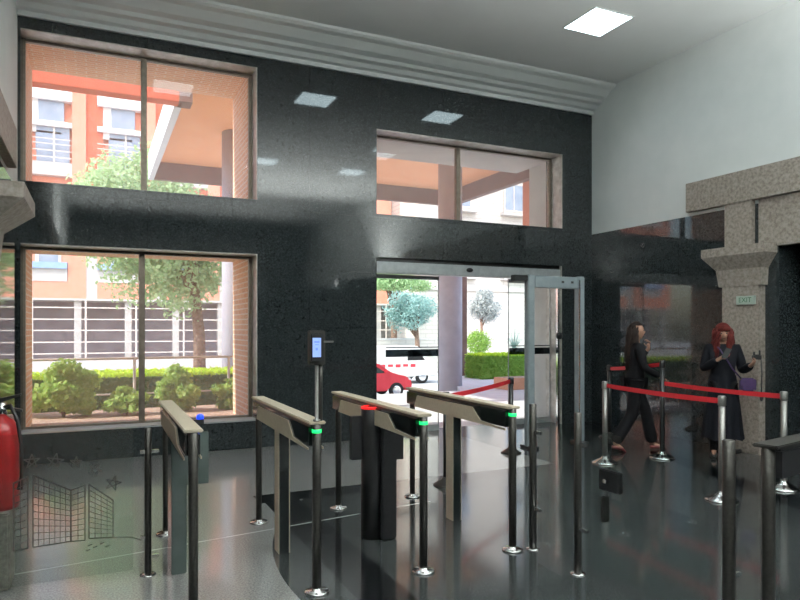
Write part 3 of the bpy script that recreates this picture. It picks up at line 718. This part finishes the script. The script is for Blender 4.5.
for s in ('L', 'R'):
    a, to_ = Vector(J['an'+s]), Vector(J['toe'+s]); V, E = [], []
    chain([(*(a+Vector((0,.04,-.045))),(.034,.03)), (*(a.lerp(to_,.5)+Vector((0,0,-.01))),(.040,.03)), (*to_,(.036,.022)), (*(to_+(to_-a).normalized()*.05+Vector((0,0,-.002))),(.02,.009))], V, E)
    skin('shoe', V, E, M_WINE, wk, 2)
hairdo(wk, J['head'], 0, .52, M_BRHAIR, opn=-.02)

# --- standing red-haired person, facing the camera (-Y before rotation)
J = dict(pelvis=(0,0,.92), waist=(0,0,1.07), chest=(0,-.005,1.25), neckb=(0,.0,1.39), neck=(0,-.01,1.435), skull=(0,-.02,1.50), head=(0,-.03,1.535),
         shL=(.165,.0,1.345), elL=(.22,-.03,1.08), wrL=(.27,-.27,1.16), hdL=(.3,-.6,.6), hnL=(-.8,.1,.1),
         shR=(-.165,0,1.345), elR=(-.22,-.04,1.09), wrR=(-.07,-.24,1.23), hdR=(.75,-.35,.5), hnR=(0,.6,.5),
         hipL=(.085,0,.87), knL=(.09,-.02,.47), anL=(.09,.0,.085), toeL=(.10,-.14,.03),
         hipR=(-.085,.0,.87), knR=(-.09,-.01,.47), anR=(-.095,.01,.085), toeR=(-.12,-.13,.03))
st, body, J = person('person', 'person in long dark coat with red hair looking at a phone', (7.02, 5.67, 0), math.radians(-42), dict(J=J, yaw=0, pitch=.15, curl=.8))
V, E = [], []   # long coat
p = chain([(0,0,.80,(.16,.13))], V, E); chain([(0,0,.88,(.165,.13)), (0,0,.95,(.16,.13)), (0,-.0,1.10,(.15,.12)), (0,-.005,1.25,(.165,.125)), (0,0,1.365,(.10,.085))], V, E, p)
for s in ('L', 'R'):
    e, wv, sh = Vector(J['el'+s]), Vector(J['wr'+s]), Vector(J['sh'+s])
    chain([(*sh,.072), (*((sh+e)/2),.066), (*e,.060), (*(e.lerp(wv,.6)),.054), (*(e.lerp(wv,.9)),.052)], V, E, 4)
skin('coat', V, E, M_NAVY, st)
sk_ = MB(); rows = []
for zz, r_, fl_ in ((1.02,.150,0), (.9,.168,.01), (.7,.188,.03), (.5,.21,.05), (.33,.222,.07), (.24,.232,.08)):
    rows.append([sk_.bm.verts.new((math.cos(a_)*r_*(1+fl_*math.sin(a_*9+1)), math.sin(a_)*r_*.78*(1+fl_*math.sin(a_*9+1)), zz+.02*fl_*10*math.sin(a_*4))) for a_ in [2*PI*i/48 for i in range(48)]])
for r_, q_ in zip(rows, rows[1:]):
    for i in range(48): sk_._f([r_[i], r_[(i+1)%48], q_[(i+1)%48], q_[i]]).smooth = True
sk_.build('coat_skirt', M_NAVY, st)
V, E = [], []
p = chain([(0,0,.90,(.13,.10))], V, E)
for s in ('L', 'R'):
    h, k, a = Vector(J['hip'+s]), Vector(J['kn'+s]), Vector(J['an'+s]); chain([(*h,.095), (*k,.068), (*(k.lerp(a,1.05)),.058)], V, E, p)
skin('trousers', V, E, M_CLOTH, st)
for s in ('L', 'R'):
    a, to_ = Vector(J['an'+s]), Vector(J['toe'+s]); V, E = [], []
    chain([(*(a+Vector((0,.035,-.045))),(.036,.034)), (*(a.lerp(to_,.5)+Vector((0,0,-.01))),(.044,.034)), (*to_,(.038,.024)), (*(to_+Vector((0,-.05,-.004))),(.024,.018))], V, E)
    skin('shoe', V, E, M_BLACK, st, 2)
hairdo(st, J['head'], 0, .30, M_RDHAIR, 180, .018, 1.12)
# fringe
R = MB()
for i in range(26):
    a = (i/25-.5)*1.9; b = Vector(J['head']); R.tube([b+Vector((math.sin(a)*.06, -.055*math.cos(a)-.02, .10)), b+Vector((math.sin(a)*.082, -.098*math.cos(a)-.01, .065)), b+Vector((math.sin(a)*.088, -.102*math.cos(a)-.004, .028))], [.010,.012,.004], 5)
R.build('fringe', M_RDHAIR, st)
def world(t, p): return Matrix.Translation(t.location) @ Matrix.Rotation(t.rotation_euler.z, 4, 'Z') @ Vector(p)
# bag with strap (hangs from her, a thing of its own)
bg = thing('shoulder_bag', 'small purple shoulder bag hanging at the standing red-haired person\'s hip', 'bag', st.location, None, st.rotation_euler.z)
MB().box(.16, -.20, .83, .34, -.11, 1.0, .03).build('pouch', M_PURP, bg); MB().box(.165, -.208, .91, .335, -.20, .99, .01).build('flap', M_PURP, bg)
MB().tube([(-.10,-.08,1.40), (-.05,-.145,1.34), (.02,-.155,1.22), (.09,-.15,1.1), (.18,-.155,.99)], .008, 6).build('strap', M_PURP, bg)
# phone in her right hand, and dark gadget with wrist strap in her left
ph = thing('smartphone', 'smartphone held before the standing red-haired person\'s chest', 'phone', st.location, None, st.rotation_euler.z)
o = MB().box(-.004, -.035, -.07, .004, .035, .07, .004).build('phone_body', M_BLACK, ph); o.location = (-.005, -.31, 1.30); o.rotation_euler = (.3, .5, 1.2)
o2 = MB().box(-.0055, -.031, -.064, -.0042, .031, .064).build('phone_screen', M_DGLASS, o)
gd = thing('wrist_strap_key_case', 'dark gadget with dangling strap in the standing red-haired person\'s raised hand', 'key case', st.location, None, st.rotation_euler.z)
L = Vector(J['wrL'])+Vector((.04,-.07,.08))
m = MB(); m.box(L.x-.05, L.y-.02, L.z-.01, L.x+.05, L.y+.02, L.z+.05, .01); m.box(L.x+.02, L.y-.012, L.z+.04, L.x+.04, L.y+.012, L.z+.10, .004); m.box(L.x-.04, L.y-.012, L.z+.04, L.x-.02, L.y+.012, L.z+.08, .004); m.build('case', M_BLACK, gd)
MB().tube([(L.x+.045, L.y, L.z), (L.x+.055, L.y, L.z-.18), (L.x+.05, L.y, L.z-.40)], [.006,.006,.007], 6).build('strap', M_BLACK, gd)
MB().ball((L.x+.05, L.y, L.z-.45), (.022,.014,.05), 10).build('tassel', M_BLACK, gd)

# ------------------------------------------------------------------ exterior: facade, ground, canopy
ZP, ZS = -.05, -1.25
struct('ground_platform', MB().box(-14, YO+.05, -1.4, 9.9, 15, ZP).prism([(8.7,15.0),(40,15.0),(40,26),(14.2,26)], -1.4, ZP, 'Z').box(9.9, YO+.05, -1.4, 40, 14.999, ZP), M_PAVE)
struct('ground_street', MB().box(-90, 15, -1.6, 120, 120, ZS), M_ROAD)
f = MB()
YF = 10.3
f.box(-10, YO, -.3, -.80, YF, 6.6); f.box(1.92, YO, -.3, 3.55, YF, 6.6)
f.box(-.80, YO, 5.15, 1.92, YF, 6.6); f.box(-.80, YO, 2.62, 1.92, YF, 3.25); f.box(-.80, YO, -.3, 1.92, YF-.7, .33)
struct('wall_facade_brick', f, M_BRICK)
f = MB(); f.box(3.55, YO, 4.52, 7.2, YF, 6.6); f.box(3.55, YO, 2.66, 7.2, 9.5, 3.2); f.box(7.2, YO, -.3, 16, YF-.4, 6.6)
struct('wall_facade_stone', f, M_GREYB)
# canopy
c = thing('entrance_canopy', 'orange entrance canopy with brown and pale edge beams outside', 'canopy')
MB().box(1.5, YF-.2, 6.38, 11.4, 20.2, 6.55).build('soffit', M_OSOFF, c)
MB().box(-9, 13.0, 5.88, 1.5, 13.3, 6.4, .01).build('front_beam', M_OBEAM, c)
MB().box(1.42, 12.95, 5.88, 1.66, 13.35, 6.42).build('beam_end', M_BROWN, c)
MB().box(1.36, 13.35, 5.88, 1.50, 20.2, 6.6).build('pale_fascia', M_FASC, c)
MB().box(1.50, 20.0, 5.88, 11.4, 20.2, 6.38).build('far_beam', M_BROWN, c)
MB().box(11.2, 13.0, 5.88, 11.4, 20.0, 6.38).build('side_beam', M_BROWN, c)
MB().box(11.4, 15.6, 4.3, 11.8, 16.0, 6.7).build('orange_end', M_OREND, c)
MB().box(11.8, 15.7, 4.3, 17, 16.0, 6.7).build('stone_end', M_GREYB, c)
for x, y, l in ((3.12, 16.3, 'round grey canopy column behind the brick jamb of the left windows'), (9.24, 16.5, 'round grey canopy column standing outside the open entrance')):
    t = thing('canopy_column', l, 'column', (x, y, ZS))
    MB().lathe([(.345, 0), (.345, 6.38-ZS)], 0, 0, 0, 40).build('shaft', M_COLM, t); MB().lathe([(.42, 0), (.42, .12)], 0, 0, 0, 40).build('base', M_GREYB, t)
tag(MB().box(11.42, 19.6, ZP, 11.64, 19.75, 4.2).build('dark_post', M_BROWN), 'tall dark brown post just right of the entrance column', 'post')

# ------------------------------------------------------------------ foliage
def leaves(name, blobs, n, size, m, parent=None, core=None, aspect=.55, shell=.55):
    """many small leaf quads spread in ellipsoid blobs"""
    bl = np.array(blobs, float); vol = np.prod(bl[:,3:6], axis=1)**.67; pk = rng.choice(len(bl), n, p=vol/vol.sum())
    d = rng.normal(size=(n,3)); d /= np.linalg.norm(d, axis=1)[:,None]
    r = rng.uniform(shell, 1, n)**.7*(1+.12*rng.normal(size=n))
    c = bl[pk,:3]+d*bl[pk,3:6]*r[:,None]
    u = rng.normal(size=(n,3)); u /= np.linalg.norm(u, axis=1)[:,None]
    nn = d+.7*rng.normal(size=(n,3)); v = np.cross(u, nn); v /= np.linalg.norm(v, axis=1)[:,None]; u = np.cross(v, nn); u /= np.linalg.norm(u, axis=1)[:,None]
    s = size*rng.uniform(.6, 1.3, n)[:,None]
    P = np.stack([c-u*s, c-v*s*aspect, c+u*s, c+v*s*aspect], 1).reshape(-1,3)
    F = np.arange(4*n).reshape(n,4)
    me = bpy.data.meshes.new(name); me.from_pydata(P.tolist(), [], F.tolist())
    return link(name, me, m, parent)
def sub_blobs(c, r, k, s, seed=0):
    g = np.random.default_rng(seed); out = []
    for i in range(k):
        d = g.normal(size=3); d /= np.linalg.norm(d); q = g.uniform(.2,.75)
        out.append((c[0]+d[0]*r[0]*q, c[1]+d[1]*r[1]*q, c[2]+d[2]*r[2]*q, r[0]*s*g.uniform(.7,1.2), r[1]*s*g.uniform(.7,1.2), r[2]*s*g.uniform(.7,1.1)))
    return out
def tree(label, base, trunk_top, tr, blobs, n, size, m, seed=1, name='tree', grp=None, cat='tree'):
    t = thing(name, label, cat, base, grp); b = Vector(base)
    loc = [(x-b.x, y-b.y, z-b.z, a, bb, c) for x, y, z, a, bb, c in blobs]
    tt = Vector(trunk_top)-b; tb = MB(); tb.tube([(0,0,0), tuple(tt*.5+Vector((tr*.6,0,0))), tuple(tt)], [tr*1.15, tr, tr*.7], 10)
    for q in loc[:5]: tb.tube([tuple(tt*.8), tuple((tt+Vector(q[:3]))/2), q[:3]], [tr*.5, tr*.35, tr*.15], 6)
    tb.build('trunk', M_BARK, t); leaves('foliage', loc, n, size, m, t); return t
# planter bed outside the lower left window
struct('ground_soil', MB().box(-8, 9.6, -.3, 1.92, YF, .28).box(-8, YF, -.3, 3.4, 11.6, .28), M_SOIL)
def bush(label, c, r, n, m, seed, size=.052):
    t = thing('bush', label, 'bush', (c[0], c[1], .28), 'bushes in the bed outside')
    bl = [(x-c[0], y-c[1], max(z-.28, .1), a, b, cc) for x, y, z, a, b, cc in sub_blobs(c, r, 16, .34, seed)]
    s = MB()
    for q in bl[:7]: s.tube([(0,0,0), (q[0]*.4, q[1]*.4, q[2]*.5), q[:3]], [.014,.010,.004], 5)
    s.build('stem', M_BARK, t); leaves('foliage', bl, n, size, m, t, shell=.2)
bush('large bright green bush in the left half of the lower window', (-.44, 10.9, .66), (.62,.40,.52), 6000, L_BUSH, 1)
bush('bright green bush behind the rail right of the window mullion', (1.14, 10.95, .68), (.47,.36,.52), 4500, L_BUSH, 6)
bush('low spreading bush beside the brick window jamb', (2.02, 10.9, .50), (.40,.30,.34), 2600, L_BUSH, 9)
bush('small pale bush between the two large window bushes', (.42, 10.8, .46), (.40,.30,.28), 1800, L_BUSH, 12)
bush('dense bush at the left end of the planted bed', (-1.25, 11.3, .62), (.30,.3,.34), 1300, L_BUSH, 15)
# railing
t = thing('railing', 'white tubular railing behind the bushes outside', 'railing', (0, 11.65, .0))
MB().tube([(-5,0,1.10),(3.6,0,1.10)], .02, 8).build('top_rail', M_WBAR, t); MB().tube([(-5,0,.52),(3.6,0,.52)], .014, 8).build('lower_rail', M_WBAR, t)
for x in (-2.6, -.95, .57, 2.1): MB().tube([(x,0,ZP),(x,0,1.10)], .022, 8).build('rail_post', M_WBAR, t)
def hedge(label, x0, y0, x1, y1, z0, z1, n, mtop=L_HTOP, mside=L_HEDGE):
    t = thing('hedge', label, 'hedge', ((x0+x1)/2, (y0+y1)/2, z0)); cx, cy = (x0+x1)/2, (y0+y1)/2
    MB().box(x0-cx+.04, y0-cy+.04, 0, x1-cx-.04, y1-cy-.04, z1-z0-.05).build('hedge_core', mside, t)
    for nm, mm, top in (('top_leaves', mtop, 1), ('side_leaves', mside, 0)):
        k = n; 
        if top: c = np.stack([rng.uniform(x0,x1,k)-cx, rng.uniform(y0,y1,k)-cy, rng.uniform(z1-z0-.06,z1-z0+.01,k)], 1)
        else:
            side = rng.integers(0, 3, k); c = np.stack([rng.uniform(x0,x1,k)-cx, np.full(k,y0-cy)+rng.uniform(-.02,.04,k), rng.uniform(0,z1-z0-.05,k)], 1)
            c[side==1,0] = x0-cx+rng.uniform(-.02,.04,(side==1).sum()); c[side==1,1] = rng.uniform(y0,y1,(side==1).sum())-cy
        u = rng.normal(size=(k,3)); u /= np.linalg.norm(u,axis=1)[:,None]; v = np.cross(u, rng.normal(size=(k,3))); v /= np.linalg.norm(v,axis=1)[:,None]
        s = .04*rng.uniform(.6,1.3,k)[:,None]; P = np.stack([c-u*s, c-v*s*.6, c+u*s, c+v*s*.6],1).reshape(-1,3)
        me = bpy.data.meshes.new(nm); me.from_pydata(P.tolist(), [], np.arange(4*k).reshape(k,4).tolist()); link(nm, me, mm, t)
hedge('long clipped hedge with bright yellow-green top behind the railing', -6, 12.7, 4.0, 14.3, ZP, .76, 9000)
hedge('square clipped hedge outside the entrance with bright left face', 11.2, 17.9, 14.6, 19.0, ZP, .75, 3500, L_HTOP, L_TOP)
t = thing('planter', 'terracotta planter box at the foot of the clipped hedge', 'planter', (10.8, 14.9, ZP))
MB().box(-.9, -.35, 0, 1.2, .35, .30, .01).build('planter_box', M_TERRA, t); MB().box(-.84, -.29, .30, 1.14, .29, .31).build('soil', M_SOIL, t)
tree('big leafy street tree outside the left windows', (3.15, 22.8, ZS), (2.9, 22.9, 3.9), .20,
     sub_blobs((1.7, 23.4, 4.9), (2.9,2.2,3.6), 30, .38, 3)+[(.0,23.4,5.9,.9,.8,.9),(3.4,23.2,3.4,.9,.8,.7),(.6,23.4,6.6,.9,.8,.8)], 26000, .09, L_TREE)
tree('blue-green conifer seen through the left door glass', (17.3, 35, ZS), (17.3, 35, 1.6), .16, sub_blobs((16.9, 35, 2.75), (2.0,1.3,1.6), 18, .42, 4), 8000, .075, L_BLUE)
tree('tall yellow-green tree whose boughs top the door view', (17.4, 38.5, ZS), (17.2, 38.5, 4.0), .2, sub_blobs((17.2, 38.5, 5.0), (3.4,1.6,1.3), 18, .4, 5), 9000, .09, L_TREE)
tree('pale silver tree standing before the cream wall', (15.9, 25.5, ZP), (15.9, 25.5, 2.0), .07, sub_blobs((16.0, 25.5, 2.7), (.95,.7,1.05), 16, .42, 6), 6000, .05, L_SILV)
tree('round clipped green topiary left of the hedge', (13.7, 22.2, ZP), (13.7, 22.2, .7), .05, [(13.7,22.2,1.02,.50,.5,.48)], 2600, .04, L_TOP, name='topiary', cat='topiary')
# yucca
t = thing('yucca', 'spiky pale yucca rising behind the clipped hedge', 'plant', (13.6, 19.6, ZP)); tb = MB(); tb.tube([(0,0,0),(0,0,.95)], .06, 8); tb.build('trunk', M_BARK, t)
y = MB()
for i in range(60):
    a = random.uniform(0, 2*PI); e = random.uniform(.1, 1.4); L = random.uniform(.6,.95); d = Vector((math.cos(a)*math.cos(e), math.sin(a)*math.cos(e), math.sin(e))); s = d.cross(Vector((0,0,1))).normalized()*.022
    b = Vector((0,0,.92)); q = [y.bm.verts.new(b-s), y.bm.verts.new(b+d*L), y.bm.verts.new(b+s), y.bm.verts.new(b+Vector((0,0,-.01)))]; y._f(q)
y.build('leaves', L_YUC, t)

# ------------------------------------------------------------------ vehicles
def wheel(parent, x, y, z, r, s):
    o = MB().lathe([(.001,-.09),(r*.6,-.09),(r*.94,-.085),(r,-.06),(r,.06),(r*.94,.085),(r*.6,.09),(.001,.09)], x, y, z, 28, 'Y').build('wheel', M_TYRE, parent)
    MB().lathe([(.001,s*.075),(r*.6,s*.095),(r*.58,s*.10),(.001,s*.09)], x, y, z, 20, 'Y').build('hubcap', M_CHROME, o)
# red car, side on, nose towards +X
t = thing('car', 'red hatchback car parked outside, nose showing in the door', 'car', (9.85, 25.2, ZS))
prof = [(-2.0,.28),(-2.0,.85),(-1.88,1.0),(-1.5,1.42),(-1.0,1.50),(.15,1.50),(.55,1.38),(1.05,1.0),(1.7,.88),(1.98,.72),(2.02,.5),(2.0,.28),(1.68,.28),(1.62,.5),(1.45,.64),(1.25,.66),(1.05,.58),(.93,.40),(.92,.28),(-.92,.28),(-.95,.45),(-1.1,.6),(-1.3,.66),(-1.5,.6),(-1.64,.45),(-1.66,.28)]
b = MB().prism(prof, -.8, .8, 'Y'); bmesh.ops.bevel(b.bm, geom=[e for e in b.bm.edges if abs(e.verts[0].co.y-e.verts[1].co.y) < .01], offset=.05, segments=2, affect='EDGES')
b.build('car_body', M_CARRED, t)
for s in (-1, 1):
    MB().prism([(-1.45,1.02),(-1.25,1.38),(-.15,1.42),(-.15,1.02)], s*.795, s*.805, 'Y').build('side_window', M_DGLASS, t)
    MB().prism([(-.08,1.02),(-.08,1.42),(.22,1.40),(.85,1.02)], s*.795, s*.805, 'Y').build('side_window', M_DGLASS, t)
    MB().box(.75, s*.82-.06, 1.0, .95, s*.82+.06, 1.13, .03).build('mirror', M_CARRED, t)
    MB().box(1.80, s*.66-.11, .66, 2.0, s*.66+.11, .80, .04).build('headlight', M_CHROME, t)
    for x in (-1.28, 1.3): wheel(t, x, s*.74, .31, .31, s)
MB().prism([(.60,1.345),(1.03,1.03),(1.06,1.05),(.63,1.38)], -.66, .66, 'Y').build('windscreen', M_PANE, t)
# white delivery van behind it
t = thing('van', 'white delivery van with red lettering marks behind the red car', 'van', (13.6, 31.0, ZS))
prof = [(-3.0,.35),(-3.0,1.85),(-2.9,1.92),(1.35,1.92),(1.45,1.8),(1.9,1.25),(2.35,1.1),(2.45,.9),(2.45,.35)]
b = MB().prism(prof, -.95, .95, 'Y'); bmesh.ops.bevel(b.bm, geom=[e for e in b.bm.edges if abs(e.verts[0].co.y-e.verts[1].co.y) < .01], offset=.06, segments=2, affect='EDGES'); b.build('van_body', M_VAN, t)
for s in (-1, 1):
    MB().prism([(.75,1.2),(.75,1.7),(1.38,1.7),(1.75,1.2)], s*.945, s*.955, 'Y').build('side_window', M_DGLASS, t)
    for x in (-1.9, 1.6): wheel(t, x, s*.86, .35, .35, s)
MB().prism([(1.50,1.76),(1.88,1.30),(1.91,1.31),(1.53,1.78)], -.8, .8, 'Y').build('windscreen', M_PANE, t)
m = MB()
for i in range(7): m.box(-1.6+i*.42, -.958, .86+(i%2)*.03, -1.32+i*.42, -.951, 1.02)
m.build('red_marking', M_CARRED, t); MB().box(-2.9, -.962, .5, 2.3, -.951, .58).build('side_trim', M_GREYB, t)

# ------------------------------------------------------------------ buildings across the street
YB1 = 45.0
B = thing('apartment_building', 'orange rendered building with open barred garage across the street', 'building', (0, YB1, 0))
def part(name, m, *boxes, parent=None):
    mb = MB()
    for b_ in boxes: mb.box(*b_)
    return mb.build(name, m, parent or B)
x0, x1 = -34, 20.4
part('upper_wall', M_OREND, (x0, .6, 3.42, x1, 8, 21))
part('garage_recess', M_DARKIN, (x0, 3.0, ZS, x1, 8, 3.42))
part('garage_ceiling', M_GREYB, (x0, .0, 3.30, x1, 3.0, 3.42))
k = 0
for i in range(-12, 8):
    X = -1.05+i*2.9
    if X < x0+1 or X > x1-1: continue
    part('garage_pillar', M_GREYB, (X-.55+.35, .35, ZS, X+.2, .8, 3.3))
bars = [(x0, -.02, z, x1, .02, z+.07) for z in (2.82, 2.1, 1.42, .7, 0.0)]
part('garage_bars', M_WBAR, *bars, *[(X-.05, -.03, ZS, X+.05, .03, 3.35) for X in np.arange(-.6-2.9*9, x1, 2.9)])
part('garage_base_wall', M_GREYB, (x0, -.1, ZS, x1, .1, -.35))
# bay units repeated
for i in range(-7, 6):
    ox = i*4.05
    if ox-4 < x0 or ox+2.5 > x1: continue
    part('lower_front', M_OREND, (ox-4.0, .1, 3.42, ox-.58, .6, 4.45), (ox-4.0, .1, 5.6, ox-.58, .6, 7.4), (ox-1.6, .1, 4.45, ox-.58, .6, 5.6), (ox-1.36, .0, 7.4, ox-.58, .6, 21))
    part('grey_panel', M_GREYB, (ox-4.0, .05, 4.45, ox-1.62, .6, 5.22), (ox-.58, .15, 3.42, ox+.05, .6, 9.6), (ox-4.0, .02, 10.9, ox-1.36, .6, 11.7))
    part('blue_ledge', M_BLUEL, (ox-4.0, -.25, 5.22, ox-1.62, .6, 5.6))
    wn = part('window', M_PANE, (ox-3.15, .06, 5.62, ox-2.1, .12, 6.35)); part('window_frame', M_WBAR, (ox-3.35, .02, 5.6, ox-3.15, .12, 6.6), (ox-2.1, .02, 5.6, ox-1.95, .12, 6.6), (ox-3.35, .0, 6.35, ox-1.95, .12, 6.48), parent=wn)
    part('blind_band', M_BLIND, (ox-4.0, .0, 15.5, ox-1.36, .6, 16.4), (ox-4.0, .05, 13.9, ox-1.36, .6, 14.2))
    wn = part('window', M_PANE, (ox-3.2, .3, 14.2, ox-1.8, .62, 15.5)); wn = part('window', M_PANE, (ox-3.3, .3, 11.7, ox-1.5, .62, 13.9)); part('window_frame', M_WBAR, (ox-2.4, .25, 11.7, ox-2.3, .35, 13.9), parent=wn)
    part('balcony_rail', M_WBAR, *[(ox-4.0, -.3, z, ox-1.36, -.27, z+.05) for z in (11.9, 12.3, 12.7, 13.0)])
    part('recess_side', M_OBEAM, (ox-.58, .3, 9.6, ox+.38, .62, 17)) 
    part('blind_band', M_BLIND, (ox+.38, .35, 13.6, ox+2.1, .62, 16.2)); wn = part('window', M_PANE, (ox+.7, .35, 12.4, ox+2.0, .62, 13.5)); part('window_frame', M_WBAR, (ox+.38, .3, 13.5, ox+2.1, .4, 13.62), parent=wn)
C2 = thing('stone_building', 'pale cream stone building facing the entrance beyond the hedge', 'building', (20.5, 41, 0))
part('wall', M_CREAM, (0, 0, ZS, 40, 8, 19), parent=C2)
part('string_course', M_GREYB, (-.1, -.15, 4.3, 40, 0, 4.55), (-.1,-.15, 9.2, 40, 0, 9.45), parent=C2)
part('base_course', M_GREYB, (-.1,-.2, ZS, 40, 0, .2), parent=C2)
for i in range(8):
    for z in (5.6, 10.4, 14.5):
        X = 2.5+i*4.6; wn = part('window', M_PANE, (X, -.02, z, X+1.6, .02, z+1.9), parent=C2); part('window_frame', M_WBAR, (X-.12,-.08,z-.12,X+1.72,-.02,z), (X-.12,-.08,z+1.9,X+1.72,-.02,z+2.02), (X-.12,-.08,z,X,-.02,z+1.9), (X+1.6,-.08,z,X+1.72,-.02,z+1.9), (X+.77,-.06,z,X+.83,-.02,z+1.9), parent=wn)
        part('balcony_ledge', M_GREYB, (X-.4,-.5,z-.45,X+2.0,0,z-.25), parent=C2)
t = thing('garden_wall', 'low pale wall across the street before the blue-green conifer', 'wall', (15, 37, ZS))
MB().box(-7, -.1, 0, 14, .1, 2.1).build('wall_face', M_CREAM, t); MB().box(-7, -.15, 2.1, 14, .15, 2.22).build('coping', M_GREYB, t)

# ------------------------------------------------------------------ light
wd = bpy.data.worlds.new('world'); S.world = wd; wd.use_nodes = True; nt = wd.node_tree; bgn = nt.nodes['Background']
sk = nt.nodes.new('ShaderNodeTexSky'); sk.sky_type = 'NISHITA'; sk.sun_disc = False; sk.sun_elevation = math.radians(52); sk.sun_rotation = math.radians(200); sk.air_density = 1.2; sk.dust_density = 2.5
nt.links.new(sk.outputs[0], bgn.inputs[0]); bgn.inputs[1].default_value = .62
sd = bpy.data.lights.new('sun', 'SUN'); sd.energy = 7.0; sd.angle = math.radians(1.0); sd.color = (1,.95,.86); so = bpy.data.objects.new('sun', sd); COL.objects.link(so)
so.rotation_euler = Vector((1.0, -.08, -.85)).to_track_quat('-Z', 'Y').to_euler()
S.view_settings.view_transform = 'Standard'; S.view_settings.look = 'None'; S.view_settings.exposure = .0; S.view_settings.gamma = 1; S.view_settings.use_curve_mapping = False
S.cycles.max_bounces = 10; S.cycles.transparent_max_bounces = 24; S.cycles.diffuse_bounces = 5; S.cycles.glossy_bounces = 5
S.cycles.use_denoising = True; S.cycles.sample_clamp_indirect = 6; S.cycles.caustics_reflective = False; S.cycles.caustics_refractive = False
